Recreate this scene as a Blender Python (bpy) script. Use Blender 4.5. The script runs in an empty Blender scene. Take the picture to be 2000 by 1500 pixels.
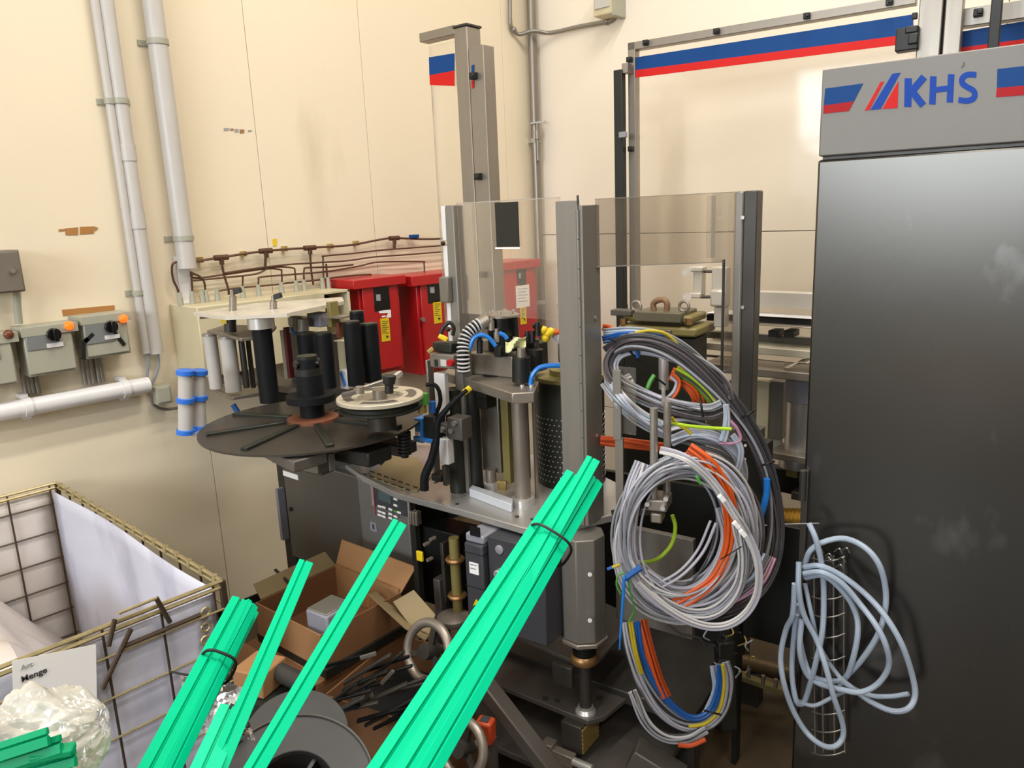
import bpy, bmesh, math, random
from mathutils import Vector, Matrix
random.seed(7)
R = math.radians
SC = bpy.context.scene
COL = SC.collection
# ------------------------------------------------------------------ camera
F, PITCH, ROLL, YAW = 1500.0, 12.5, 2.4, 43.0
CAM = Vector((3.122, -3.635, 1.70))
HD = Vector((-math.sin(R(YAW)), math.cos(R(YAW)), 0))
RT = Vector((math.cos(R(YAW)), math.sin(R(YAW)), 0))
FW = HD * math.cos(R(PITCH)) - Vector((0, 0, math.sin(R(PITCH))))
UP = HD * math.sin(R(PITCH)) + Vector((0, 0, math.cos(R(PITCH))))
RR = RT * math.cos(R(ROLL)) - UP * math.sin(R(ROLL))
UU = UP * math.cos(R(ROLL)) + RT * math.sin(R(ROLL))
cd = bpy.data.cameras.new('camera'); cam = bpy.data.objects.new('camera', cd); COL.objects.link(cam)
cd.sensor_width = 36; cd.lens = F / 2000 * 36; cd.clip_start = 0.02
cam.matrix_world = Matrix(((RR.x, UU.x, -FW.x, CAM.x), (RR.y, UU.y, -FW.y, CAM.y), (RR.z, UU.z, -FW.z, CAM.z), (0, 0, 0, 1)))
SC.camera = cam
# ------------------------------------------------------------------ light and exposure
wd = bpy.data.worlds.new('world'); SC.world = wd; wd.use_nodes = True
wd.node_tree.nodes['Background'].inputs[0].default_value = (0.75, 0.85, 1, 1)
wd.node_tree.nodes['Background'].inputs[1].default_value = 0.3
SC.view_settings.view_transform = 'Standard'; SC.view_settings.look = 'None'
SC.view_settings.exposure = -0.22; SC.view_settings.gamma = 1; SC.view_settings.use_curve_mapping = False
CEIL = 5.4
LAMPS = [(2.2, -2.1, 74), (2.2, -4.6, 64), (3.3, -1.5, 98), (5.4, -4.6, 80), (2.2, -7.4, 60), (5.4, -7.4, 60)]
def area(name, loc, target, sx, sy, power, col):
    l = bpy.data.lights.new(name, 'AREA'); l.shape = 'RECTANGLE'; l.size = sx; l.size_y = sy; l.energy = power; l.color = col
    o = bpy.data.objects.new(name, l); COL.objects.link(o); o.location = loc
    o.rotation_euler = (Vector(target) - Vector(loc)).to_track_quat('-Z', 'Y').to_euler(); return o
for x, y, p in LAMPS:
    area('lamp_light', (x, y, CEIL - 0.33), (x, y, 0), 0.24, 1.9, p, (1, 0.97, 0.925))
area('window_light', (2.8, -8.85, 2.6), (1.8, -2.0, 1.0), 3.4, 1.7, 300, (0.84, 0.92, 1.0))
# ------------------------------------------------------------------ pixel <-> place
def ray(px, py): return FW + RR * ((px - 1000) / F) - UU * ((py - 750) / F)
def U(px, py, d):
    r = ray(px, py); return CAM + r * (d / r.dot(HD))
def ZP(px, py, z):
    r = ray(px, py); return CAM + r * ((z - CAM.z) / r.z)
class Fr:                                     # an upright frame: x along the angle, y away from the viewer, z up
    def __init__(s, P, ang):
        s.P = Vector((P[0], P[1], 0)); a = R(ang)
        s.x = Vector((math.cos(a), math.sin(a), 0)); s.y = Vector((-math.sin(a), math.cos(a), 0))
    def p(s, x, y, z): return s.P + s.x * x + s.y * y + Vector((0, 0, z))
    def at(s, px, py, y=0):                   # where the pixel's ray meets the plane y: (x, z)
        r = ray(px, py); t = (s.P + s.y * y - CAM).dot(s.y) / r.dot(s.y); q = CAM + r * t
        return (q - s.P).dot(s.x), q.z
    def pt(s, px, py, y=0):
        x, z = s.at(px, py, y); return s.p(x, y, z)
# ------------------------------------------------------------------ mesh building
def cr(pts, k, closed=False):
    pts = [Vector(p) for p in pts]
    if k <= 1 or len(pts) < 3: return pts
    n = len(pts); out = []
    for i in range(n if closed else n - 1):
        p1, p2 = pts[i], pts[(i + 1) % n]
        p0 = pts[(i - 1) % n] if closed or i > 0 else p1 * 2 - p2
        p3 = pts[(i + 2) % n] if closed or i < n - 2 else p2 * 2 - p1
        for j in range(k):
            t = j / k
            out.append(0.5 * (2 * p1 + (p2 - p0) * t + (2 * p0 - 5 * p1 + 4 * p2 - p3) * t * t + (3 * p1 - p0 - 3 * p2 + p3) * t ** 3))
    if not closed: out.append(pts[-1])
    return out
def perp(a):
    a = a.normalized(); b = Vector((0, 0, 1)) if abs(a.z) < 0.9 else Vector((1, 0, 0))
    u = a.cross(b).normalized(); return u, a.cross(u)
WL = {}
class MB:
    def __init__(s): s.v = []; s.f = []; s.sm = []
    def add(s, vs, fs, sm=False):
        b = len(s.v); s.v += [Vector(v) for v in vs]
        for i, f in enumerate(fs):
            s.f.append([b + k for k in f]); s.sm.append(sm if isinstance(sm, bool) else sm[i])
        return s
    def hexa(s, c):                            # 8 corners: bottom ring then top ring
        return s.add(c, [(3, 2, 1, 0), (4, 5, 6, 7), (0, 1, 5, 4), (1, 2, 6, 5), (2, 3, 7, 6), (3, 0, 4, 7)])
    def fbox(s, fr, x0, x1, y0, y1, z0, z1):
        x0, x1 = min(x0, x1), max(x0, x1); y0, y1 = min(y0, y1), max(y0, y1); z0, z1 = min(z0, z1), max(z0, z1)
        return s.hexa([fr.p(*q) for q in ((x0, y0, z0), (x1, y0, z0), (x1, y1, z0), (x0, y1, z0), (x0, y0, z1), (x1, y0, z1), (x1, y1, z1), (x0, y1, z1))])
    def pbox(s, fr, A, B, y0, y1):             # front face spans pixels A (top left) and B (bottom right) on plane y0
        xa, za = fr.at(*A, y0); xb, zb = fr.at(*B, y0); return s.fbox(fr, xa, xb, y0, y1, zb, za)
    def rod(s, p0, p1, w, h, up=(0, 0, 1)):    # rectangular bar
        p0, p1 = Vector(p0), Vector(p1); a = (p1 - p0).normalized(); up = Vector(up)
        u = a.cross(up)
        u = u.normalized() if u.length > 1e-4 else perp(a)[0]
        v = u.cross(a).normalized(); c = []
        for p in (p0, p1): c += [p - u * w / 2 - v * h / 2, p + u * w / 2 - v * h / 2, p + u * w / 2 + v * h / 2, p - u * w / 2 + v * h / 2]
        return s.hexa(c)
    def cyl(s, p0, p1, r, r2=None, n=16, smooth=True):
        return s.lathe(p0, Vector(p1) - Vector(p0), [(r, 0), (r if r2 is None else r2, (Vector(p1) - Vector(p0)).length)], n, smooth)
    def lathe(s, p0, ax, prof, n=20, smooth=True, hole=False):
        p0 = Vector(p0); ax = Vector(ax).normalized(); u, w = perp(ax); vs = []; fs = []; sm = []; m = len(prof)
        for (r, h) in prof:
            for i in range(n):
                a = 2 * math.pi * i / n; vs.append(p0 + ax * h + (u * math.cos(a) + w * math.sin(a)) * r)
        for j in range(m - 1):
            for i in range(n):
                i2 = (i + 1) % n; fs.append((j * n + i, j * n + i2, (j + 1) * n + i2, (j + 1) * n + i)); sm.append(smooth and abs(prof[j][1] - prof[j + 1][1]) > 1e-5)
        if hole:
            for i in range(n):
                i2 = (i + 1) % n; fs.append(((m - 1) * n + i, (m - 1) * n + i2, i2, i)); sm.append(smooth)
        else:
            fs.append(tuple(range(n))[::-1]); sm.append(False); fs.append(tuple((m - 1) * n + i for i in range(n))); sm.append(False)
        return s.add(vs, fs, sm)
    def annulus(s, c, ax, ro, ri, h, n=40):
        return s.lathe(c, ax, [(ri, 0), (ro, 0), (ro, h), (ri, h)], n, True, True)
    def tube(s, pts, r, n=8, k=6, closed=False, cap=True):
        P = cr(pts, k, closed); m = len(P); vs = []; fs = []
        rs = r if isinstance(r, (list, tuple)) else None
        t0 = (P[1] - P[0]).normalized(); u, w = perp(t0)
        for i in range(m):
            if closed: t = (P[(i + 1) % m] - P[i - 1]).normalized()
            else: t = (P[min(i + 1, m - 1)] - P[max(i - 1, 0)]).normalized()
            u = (u - t * u.dot(t)).normalized(); w = t.cross(u)
            rr = rs[min(len(rs) - 1, int(i * len(rs) / m))] if rs else r
            for j in range(n):
                a = 2 * math.pi * j / n; vs.append(P[i] + (u * math.cos(a) + w * math.sin(a)) * rr)
        for i in range(m if closed else m - 1):
            i2 = (i + 1) % m
            for j in range(n): fs.append((i * n + j, i * n + (j + 1) % n, i2 * n + (j + 1) % n, i2 * n + j))
        sm = [True] * len(fs)
        if not closed and cap: fs += [tuple(range(n))[::-1], tuple((m - 1) * n + j for j in range(n))]; sm += [False, False]
        return s.add(vs, fs, sm)
    def torus(s, c, ax, Rr, r, n=36, m=10, a0=0, a1=360):
        u, w = perp(Vector(ax)); full = abs(a1 - a0) >= 359.9
        pts = [Vector(c) + (u * math.cos(R(a0 + (a1 - a0) * i / n)) + w * math.sin(R(a0 + (a1 - a0) * i / n))) * Rr for i in range(n if full else n + 1)]
        return s.tube(pts, r, m, 1, full)
    def prism(s, pts, vec):                    # polygon extruded along a vector
        n = len(pts); vec = Vector(vec); pts = [Vector(p) for p in pts]
        return s.add(pts + [p + vec for p in pts], [tuple(range(n))[::-1], tuple(n + i for i in range(n))] + [(i, (i + 1) % n, n + (i + 1) % n, n + i) for i in range(n)])
    def grid(s, fn, nu, nv, smooth=True):
        vs = [fn(i / nu, j / nv) for j in range(nv + 1) for i in range(nu + 1)]
        return s.add(vs, [(j * (nu + 1) + i, j * (nu + 1) + i + 1, (j + 1) * (nu + 1) + i + 1, (j + 1) * (nu + 1) + i) for j in range(nv) for i in range(nu)], smooth)
    def ball(s, c, r, n=14, m=8, sq=1.0):
        c = Vector(c)
        return s.lathe(c - Vector((0, 0, r * sq)), (0, 0, 1), [(max(r * math.sin(math.pi * j / m), 1e-4), r * sq * (1 - math.cos(math.pi * j / m))) for j in range(m + 1)], n)
    def build(s, name, m, parent=None, bevel=0.0, label=None, cat=None, group=None, kind=None, loc=None, solid=0.0):
        me = bpy.data.meshes.new(name)
        if parent is not None: base = WL[parent.name]
        elif loc is not None: base = Vector(loc)
        else:
            xs = [v.x for v in s.v]; ys = [v.y for v in s.v]; zs = [v.z for v in s.v]
            base = Vector(((min(xs) + max(xs)) / 2, (min(ys) + max(ys)) / 2, min(zs)))
        me.from_pydata([v - base for v in s.v], [], s.f)
        me.polygons.foreach_set('use_smooth', s.sm)
        bm = bmesh.new(); bm.from_mesh(me); bmesh.ops.recalc_face_normals(bm, faces=bm.faces); bm.to_mesh(me); bm.free()
        me.materials.append(m); me.update(); me.set_sharp_from_angle(angle=R(38))
        o = bpy.data.objects.new(name, me); COL.objects.link(o)
        if parent is None: o.location = base; WL[o.name] = base
        else: o.parent = parent; WL[o.name] = base
        if bevel:
            b = o.modifiers.new('bevel', 'BEVEL'); b.width = bevel; b.segments = 2; b.limit_method = 'ANGLE'; b.angle_limit = R(40)
        if solid:
            b = o.modifiers.new('solid', 'SOLIDIFY'); b.thickness = solid; b.offset = 0
        return tag(o, label, cat, group, kind)
def tag(o, label=None, cat=None, group=None, kind=None):
    for k, v in (('label', label), ('category', cat), ('group', group), ('kind', kind)):
        if v: o[k] = v
    return o
def thing(name, label, cat, loc, group=None):
    o = bpy.data.objects.new(name, None); COL.objects.link(o); o.location = loc; o.empty_display_size = 0.05
    WL[o.name] = Vector(loc); return tag(o, label, cat, group)
# ------------------------------------------------------------------ materials
def lin(h):
    if isinstance(h, str): c = [int(h[i:i + 2], 16) / 255 for i in (0, 2, 4)]
    else: c = [x / 255 for x in h]
    return [x / 12.92 if x <= 0.04045 else ((x + 0.055) / 1.055) ** 2.4 for x in c]
def mat(name, col, rough=0.5, metal=0.0, var=0.12, scale=14.0, bump=0.0, bscale=None, spec=0.5, stretch=None, rvar=0.1, emit=0, trans=0, coat=0, mask=None, sub=0):
    m = bpy.data.materials.new(name); m.use_nodes = True; nt = m.node_tree; N = nt.nodes; L = nt.links
    b = N['Principled BSDF']; c = lin(col)
    tc = N.new('ShaderNodeTexCoord'); mp = N.new('ShaderNodeMapping'); L.new(tc.outputs['Object'], mp.inputs[0])
    if stretch: mp.inputs['Scale'].default_value = stretch
    nz = N.new('ShaderNodeTexNoise'); nz.inputs['Scale'].default_value = scale; nz.inputs['Detail'].default_value = 6; L.new(mp.outputs[0], nz.inputs['Vector'])
    mx = N.new('ShaderNodeMix'); mx.data_type = 'RGBA'; L.new(nz.outputs[0], mx.inputs['Factor'])
    mx.inputs['A'].default_value = [max(0, x * (1 - var)) for x in c] + [1]; mx.inputs['B'].default_value = [min(1, x * (1 + var)) for x in c] + [1]
    out = mx.outputs['Result']
    if mask:                                    # (colour, scale, threshold, softness, stretch): stains and wear
        mc, ms, th, so, st = mask
        mp2 = N.new('ShaderNodeMapping'); L.new(tc.outputs['Object'], mp2.inputs[0]); mp2.inputs['Scale'].default_value = st
        n2 = N.new('ShaderNodeTexNoise'); n2.inputs['Scale'].default_value = ms; n2.inputs['Detail'].default_value = 8; L.new(mp2.outputs[0], n2.inputs['Vector'])
        mr = N.new('ShaderNodeMapRange'); mr.inputs['From Min'].default_value = th; mr.inputs['From Max'].default_value = th + so; L.new(n2.outputs[0], mr.inputs['Value'])
        m2 = N.new('ShaderNodeMix'); m2.data_type = 'RGBA'; L.new(mr.outputs[0], m2.inputs['Factor']); L.new(out, m2.inputs['A']); m2.inputs['B'].default_value = lin(mc) + [1]
        out = m2.outputs['Result']
    L.new(out, b.inputs['Base Color'])
    b.inputs['Metallic'].default_value = metal; b.inputs['Specular IOR Level'].default_value = spec
    if rvar:
        mr = N.new('ShaderNodeMapRange'); mr.inputs['To Min'].default_value = max(0, rough - rvar); mr.inputs['To Max'].default_value = min(1, rough + rvar)
        L.new(nz.outputs[0], mr.inputs['Value']); L.new(mr.outputs[0], b.inputs['Roughness'])
    else: b.inputs['Roughness'].default_value = rough
    if bump:
        n3 = N.new('ShaderNodeTexNoise'); n3.inputs['Scale'].default_value = bscale or scale * 4; n3.inputs['Detail'].default_value = 4; L.new(mp.outputs[0], n3.inputs['Vector'])
        bp = N.new('ShaderNodeBump'); bp.inputs['Strength'].default_value = bump; bp.inputs['Distance'].default_value = 0.01; L.new(n3.outputs[0], bp.inputs['Height']); L.new(bp.outputs[0], b.inputs['Normal'])
    if emit: b.inputs['Emission Color'].default_value = c + [1]; b.inputs['Emission Strength'].default_value = emit
    if trans: b.inputs['Transmission Weight'].default_value = trans
    if coat: b.inputs['Coat Weight'].default_value = coat
    if sub: b.inputs['Subsurface Weight'].default_value = sub; b.inputs['Subsurface Radius'].default_value = (0.02, 0.02, 0.02)
    return m
def clear(name, tint, refl, haze, hazecol=(230, 225, 215), rough=0.05, noise=0):
    m = bpy.data.materials.new(name); m.use_nodes = True; nt = m.node_tree; N = nt.nodes; L = nt.links; N.clear()
    o = N.new('ShaderNodeOutputMaterial'); t = N.new('ShaderNodeBsdfTransparent'); t.inputs[0].default_value = lin(tint) + [1]
    d = N.new('ShaderNodeBsdfDiffuse'); d.inputs[0].default_value = lin(hazecol) + [1]
    g = N.new('ShaderNodeBsdfGlossy'); g.inputs['Roughness'].default_value = rough; g.inputs[0].default_value = (1, 1, 1, 1)
    m1 = N.new('ShaderNodeMixShader'); m1.inputs[0].default_value = haze; L.new(t.outputs[0], m1.inputs[1]); L.new(d.outputs[0], m1.inputs[2])
    fr = N.new('ShaderNodeFresnel'); fr.inputs[0].default_value = 1.45
    mm = N.new('ShaderNodeMath'); mm.operation = 'MULTIPLY'; mm.inputs[1].default_value = refl; L.new(fr.outputs[0], mm.inputs[0])
    m2 = N.new('ShaderNodeMixShader'); L.new(mm.outputs[0], m2.inputs[0]); L.new(m1.outputs[0], m2.inputs[1]); L.new(g.outputs[0], m2.inputs[2])
    if noise:
        tc = N.new('ShaderNodeTexCoord'); v = N.new('ShaderNodeTexVoronoi'); v.inputs['Scale'].default_value = noise; L.new(tc.outputs['Object'], v.inputs['Vector'])
        bp = N.new('ShaderNodeBump'); bp.inputs['Strength'].default_value = 0.6; bp.inputs['Distance'].default_value = 0.005; L.new(v.outputs['Distance'], bp.inputs['Height'])
        L.new(bp.outputs[0], g.inputs['Normal']); L.new(bp.outputs[0], d.inputs['Normal'])
        nz = N.new('ShaderNodeTexNoise'); nz.inputs['Scale'].default_value = 14; L.new(tc.outputs['Object'], nz.inputs['Vector'])
        mr = N.new('ShaderNodeMapRange'); mr.inputs['From Min'].default_value = .35; mr.inputs['From Max'].default_value = .65; mr.inputs['To Min'].default_value = haze * .6; mr.inputs['To Max'].default_value = min(1, haze * 1.25); L.new(nz.outputs[0], mr.inputs['Value']); L.new(mr.outputs[0], m1.inputs[0])
    L.new(m2.outputs[0], o.inputs[0]); return m
M = {}
def mk(k, *a, **kw): M[k] = mat(k, *a, **kw)
mk('wall', 'E6D8BD', .42, var=.05, scale=1.6, bump=.02, bscale=30, mask=('B9A988', 2.2, .62, .25, (1, 1, .25)), rvar=.08)
mk('wall_back', 'EDE2D0', .45, var=.04, scale=1.2, rvar=.08)
mk('seam', 'CCBEA6', .6)
mk('wall_far', 'A9A293', .6, var=.1, scale=1)
mk('floor', '4A3B27', .45, var=.3, scale=2.5, bump=.05, mask=('1B1712', 3, .55, .2, (1, 1, 1)))
mk('ceiling', 'C9C2B4', .7)
mk('conduit', 'BEB9B3', .4, var=.06)
mk('conduit_dark', '8F8A80', .4, metal=.5)
mk('white_plastic', 'DDDAD8', .35, var=.05)
mk('grey_box', 'A3A190', .45, var=.06)
mk('grey_plate', '8E9190', .4, metal=.4, var=.05)
mk('brown_grey', '6F675C', .5, var=.08)
mk('beige', 'CBBF9D', .45, var=.07, mask=('A39876', 5, .6, .2, (1, 1, .4)))
mk('red', 'B3161B', .38, var=.08, coat=.2)
mk('red_print', 'A81B22', .55, var=.03, spec=.2)
mk('red_sharp', 'CC211D', .55, var=.03, spec=.2)
mk('blue_print', '0E4280', .55, var=.04, spec=.2)
mk('blue_logo', '1443A0', .55, var=.03, spec=.2)
mk('yellow', 'E3C21B', .45, var=.06)
mk('black', '14140F', .5, var=.2)
mk('black_gloss', '0E0E0E', .25, var=.1)
mk('black_rubber', '101113', .6, var=.15, spec=.2)
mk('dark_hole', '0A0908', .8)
mk('tape', 'A8743C', .6, var=.1)
mk('copper', '5E4232', .4, metal=.5, var=.25, scale=20)
mk('brass', 'B39A5C', .38, metal=.5, var=.15)
mk('alu', '8F877C', .38, metal=.65, var=.07, scale=3, stretch=(20, 20, .6))
mk('post_steel', '827D75', .42, metal=.4, var=.1, scale=4, stretch=(14, 14, .5))
mk('steel', 'A8A39C', .36, metal=.75, var=.1, scale=6, stretch=(1, 1, 6))
mk('steel_bright', 'D6D4D2', .3, metal=.7, var=.06, scale=10)
mk('steel_warm', '968C80', .4, metal=.6, var=.15, scale=10)
mk('plate_top', 'B4B0AA', .3, metal=.55, var=.1, scale=5)
mk('door_steel', '5A5752', .28, metal=.97, var=.05, scale=2, mask=('8F8C88', 6, .6, .25, (1, 1, .6)), rvar=.05)
mk('header', '78746F', .5, metal=.3, var=.03, scale=2)
mk('dark_steel', '45413C', .42, metal=.4, var=.2, scale=9)
mk('dark_plate', '5C5650', .42, metal=.3, var=.15, scale=6)
mk('disc', '4B463F', .4, metal=.6, var=.2, scale=4, mask=('6A4430', 9, .66, .1, (1, 1, 1)))
mk('rust', '7A4A33', .6, metal=.3, var=.25)
mk('olive', '7D7140', .45, var=.15, scale=10)
mk('anthracite', '3A3B40', .5, var=.06)
mk('cab_grey', '6B665E', .42, metal=.5, var=.06, scale=3)
mk('cab_light', '8A8783', .4, metal=.5, var=.06, scale=3)
mk('drum', '2E2F29', .45, metal=.5, var=.2, scale=8)
mk('green', '00BF8C', .5, var=.04, scale=6, spec=.08)
mk('green_dark', '009362', .45, var=.15, spec=.2)
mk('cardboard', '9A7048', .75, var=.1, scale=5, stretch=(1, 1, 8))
mk('cardboard_shade', '7D5534', .8, var=.1)  # darker cardboard brown, with the shade in and around the cartons mixed in
mk('kraft', '8D7B58', .7, var=.12)
mk('paper', 'F4F1EE', .6, var=.02)
mk('ink', '3A3A3C', .6)
mk('ink_light', '9A9A9A', .6)
mk('grey_ring', '302F2D', .5, var=.08)
mk('grey_light', '8C8B93', .5, var=.05)
mk('wire_brass', 'B3A47A', .34, metal=.55, var=.35, scale=40)
mk('wire_dark', '57483A', .45, metal=.6, var=.25, scale=40)
mk('orange', 'B9421C', .45, var=.1)
mk('screen', '50605F', .15, var=.05)
mk('blue_clip', '2E6FD0', .35, var=.08)
mk('blue_tube', '1E74C8', .3, var=.06)
mk('blue_sensor', '2A79C4', .3, var=.08)
mk('lens', 'E8E8E8', .2)
mk('amber', 'FF5A14', .25, emit=2.2, var=.1)
mk('amber_off', '6B3A22', .25)
mk('lamp_glow', 'FFE6BC', .5, emit=4)
mk('daylight', 'CFE2FF', .5, emit=1.6)
mk('gold_coil', 'B98F36', .35, metal=.5, var=.2)
mk('bronze', 'A27C50', .35, metal=.7, var=.15)
mk('rust_bolt', '8A6A52', .6, metal=.4, var=.2)
mk('liner', 'CDCDDC', .35, var=.1, scale=4, bump=.1, bscale=6, mask=('A2A2B4', 5, .5, .25, (1, 1, .5)))
mk('film', 'D2C8BF', .35, var=.12, scale=6, bump=.3, bscale=14)
for k, c in dict(c_grey='8D9197', c_light='ABA9B4', c_dark='3B393B', c_brown='4E4546', c_orange='D0571F', c_blue='17549C', c_yellow='B5A01F', c_green='4E9A3A', c_lime='A3C327', c_pink='B08098', c_ice='A3B0C0', c_white='C2BFBE').items():
    mk(k, c, .4, var=.08, rvar=.05)
mk('c_rust', 'B4481F', .4, var=.08)
mk('green_pale', '25CC9E', .5, var=.06, spec=.1)
mk('grey_ring2', '4E4C46', .45)
mk('olive_grey', '6A6452', .4, metal=.3)
mk('long_plate', 'CFC7B8', .25, var=.04)
mk('silver', 'D9DCE2', .3, metal=.25, var=.03)
mk('yel_note', 'E6E6B0', .6, var=.06)
mk('ring_cream', 'C4BBA6', .34, metal=.35, var=.08)
mk('maroon', '5E1A1C', .5)
mk('grip', 'C6BEB2', .4, metal=.3, var=.06)
mk('bronze_dark', '6E5A40', .45, metal=.5, var=.2)
M['acrylic'] = clear('acrylic', 'FAF8F4', .55, .05, rough=.06)
M['acrylic_pink'] = clear('acrylic_low', 'F9F6F2', .45, .035, rough=.1)
M['acrylic_edge'] = clear('acrylic_edge', 'D8D4CA', .5, .35)
M['guard_glass'] = clear('guard_glass', 'FDFCFA', .4, .03, hazecol=(225, 215, 198), rough=.06)
M['bubble'] = clear('bubble_wrap', 'F4F3EE', .9, .5, hazecol=(222, 219, 208), rough=.2, noise=60)
M['crystal'] = clear('crystal_film', 'F4F2EE', 1.2, .35, hazecol=(235, 230, 226), rough=.15, noise=40)
# ------------------------------------------------------------------ the room
LW = Fr((0, 0), 90); BW = Fr((0, 0), 0); G0 = Fr((0, 0), 0)
RX, RY = 9.2, -9.0
def struct(mb, name, m, **k): return mb.build(name, m, kind='structure', **k)
struct(MB().fbox(G0, -0.2, RX, RY, 0.2, -0.12, 0), 'floor', M['floor'])
struct(MB().fbox(G0, -0.2, RX, RY, 0.2, CEIL, CEIL + .12), 'ceiling', M['ceiling'])
wl = struct(MB().fbox(G0, -0.14, -0.05, RY, 0.0, 0, CEIL), 'wall_left', M['seam'])
ys = [-7.3, -6.1, -4.9, -3.72, LW.at(345, 300)[0] - .02, LW.at(515, 400)[0], LW.at(728, 400)[0], LW.at(985, 200)[0], 0.0]
for a, b in zip(ys[:-1], ys[1:]):
    MB().fbox(G0, -0.05, 0, a + .0011, b - .0011, 0, CEIL).build('wall_panel', M['wall'], wl, bevel=.001)
wb = struct(MB().fbox(G0, -0.14, RX, 0.05, 0.14, 0, CEIL), 'wall_back', M['seam'])
xs = [0.0, 2.4, 3.6, 4.8, 6.0, 7.2, 8.4, RX]; zs = [0, .55, 1.565, 3.9, CEIL]
for a, b in zip(xs[:-1], xs[1:]):
    for c, d in zip(zs[:-1], zs[1:]):
        MB().fbox(G0, a + .0015, b - .0015, 0, .05, c + .002, d - .002).build('wall_panel', M['wall_back'], wb, bevel=.002)
struct(MB().fbox(G0, RX, RX + .1, RY, .2, 0, CEIL), 'wall_right', M['wall_far'])
wf = MB(); x0, x1, z0, z1 = 1.0, 5.0, 1.55, 3.5
for q in ((-.2, x0, 0, CEIL), (x1, RX, 0, CEIL), (x0, x1, 0, z0), (x0, x1, z1, CEIL)): wf.fbox(G0, q[0], q[1], RY - .12, RY, q[2], q[3])
struct(wf, 'wall_front', M['wall_far'])
wn = struct(MB().fbox(G0, x0, x1, RY - .14, RY - .12, z0, z1), 'window_1', M['daylight'])
fm = MB()
for i in range(5): fm.fbox(G0, x0 + i - .03, x0 + i + .03, RY - .11, RY - .03, z0, z1)
for z in (z0 + .03, (z0 + z1) / 2, z1 - .03): fm.fbox(G0, x0, x1, RY - .1, RY - .04, z - .03, z + .03)
fm.build('window_frame', M['grey_box'], wn)
struct(MB().fbox(G0, 0, .012, RY, 0, 0, .035), 'baseboard_left', M['black_rubber'])
struct(MB().fbox(G0, 0, RX, -.012, 0, 0, .035), 'baseboard_back', M['black_rubber'])
for i, (x, y, p) in enumerate(LAMPS):
    t = thing('ceiling_lamp', 'long twin tube ceiling lamp, ' + ['above the red cabinets', 'above the mesh container', 'above the steel door cabinet', 'over the hall behind the steel cabinet', 'in the hall nearest the left wall', 'in the hall nearest the window'][i], 'lamp', (x, y, CEIL - .3))
    MB().fbox(G0, x - .15, x + .15, y - 1, y + 1, CEIL - .22, CEIL - .15).build('housing', M['white_plastic'], t)
    for s in (-.07, .07): MB().cyl((x + s, y - .95, CEIL - .25), (x + s, y + .95, CEIL - .25), .02, n=10).build('lamp_tube', M['lamp_glow'], t)
    for s in (-.7, .7): MB().cyl((x, y + s, CEIL - .16), (x, y + s, CEIL), .008, n=8).build('hanger', M['alu'], t)
# ------------------------------------------------------------------ left wall: pipes
def pipe_v(px, py0, py1, r, label, m='conduit', clamps=(), couplers=(), top=3.4, off=None):
    off = off or r + .012; x, z0 = LW.at(px, py1, -off)
    z1 = LW.at(px, py0, -off)[1] if py0 > 2 else top
    t = thing('wall_conduit', label, 'pipe', LW.p(x, -off, z0))
    MB().cyl(LW.p(x, -off, z0), LW.p(x, -off, z1), r, n=18).build('pipe', M[m], t)
    for c in clamps:
        z = LW.at(px, c, -off)[1]
        b = MB().annulus(LW.p(x, -off, z - .01), (0, 0, 1), r + .004, r - .001, .02, 18); b.fbox(LW, x - r - .02, x + r + .02, -.006, 0, z - .01, z + .01)
        b.fbox(LW, x - .008, x + .008, -off + r, 0, z - .01, z + .01); b.build('clamp', M['grey_box'], t)
    for c in couplers:
        z = LW.at(px, c, -off)[1]; MB().cyl(LW.p(x, -off, z - .03), LW.p(x, -off, z + .03), r + .003, n=18).build('coupler', M['conduit'], t)
    return t
pipe_v(286, 0, 690, .0155, 'thinner left pipe of the upright grey conduit pair on the left wall', clamps=(203, 570), off=.03)
pipe_v(306, 0, 690, .026, 'thicker right pipe of the upright grey conduit pair, with a coupling sleeve', clamps=(203,), couplers=(300, 430), off=.034)
pipe_v(366, 0, 524, .036, 'thick upright grey pipe ending just above the copper pipework', clamps=(90, 465), off=.05)
t = thing('wall_trunking', 'pale flat cable trunking on the wall below the thick grey pipe', 'trunking', LW.p(LW.at(352, 590)[0], 0, 1.0))
x0 = LW.at(342, 520, -.02)[0]; x1 = LW.at(370, 520, -.02)[0]
MB().fbox(LW, x0, x1, -.022, 0, LW.at(355, 735)[1], LW.at(355, 500)[1]).build('trunking_body', M['conduit'], t, bevel=.003)
MB().fbox(LW, x0 + .004, x1 - .004, -.027, -.022, LW.at(355, 735)[1], LW.at(355, 500)[1]).build('trunking_lid', M['white_plastic'], t, bevel=.002)
# bent ends of the conduit pair
t = thing('bent_cable', 'two thin cables bending from the conduit pair to the white pipe end', 'cable', LW.pt(305, 750, -.02))
for pts in ([(288, 688), (289, 715), (287, 735), (292, 752)], [(308, 688), (309, 712), (303, 735), (293, 755)]):
    MB().tube([LW.pt(px, py, -.03) for px, py in pts], .006, 8).build('cable', M['c_grey'], t)
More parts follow.
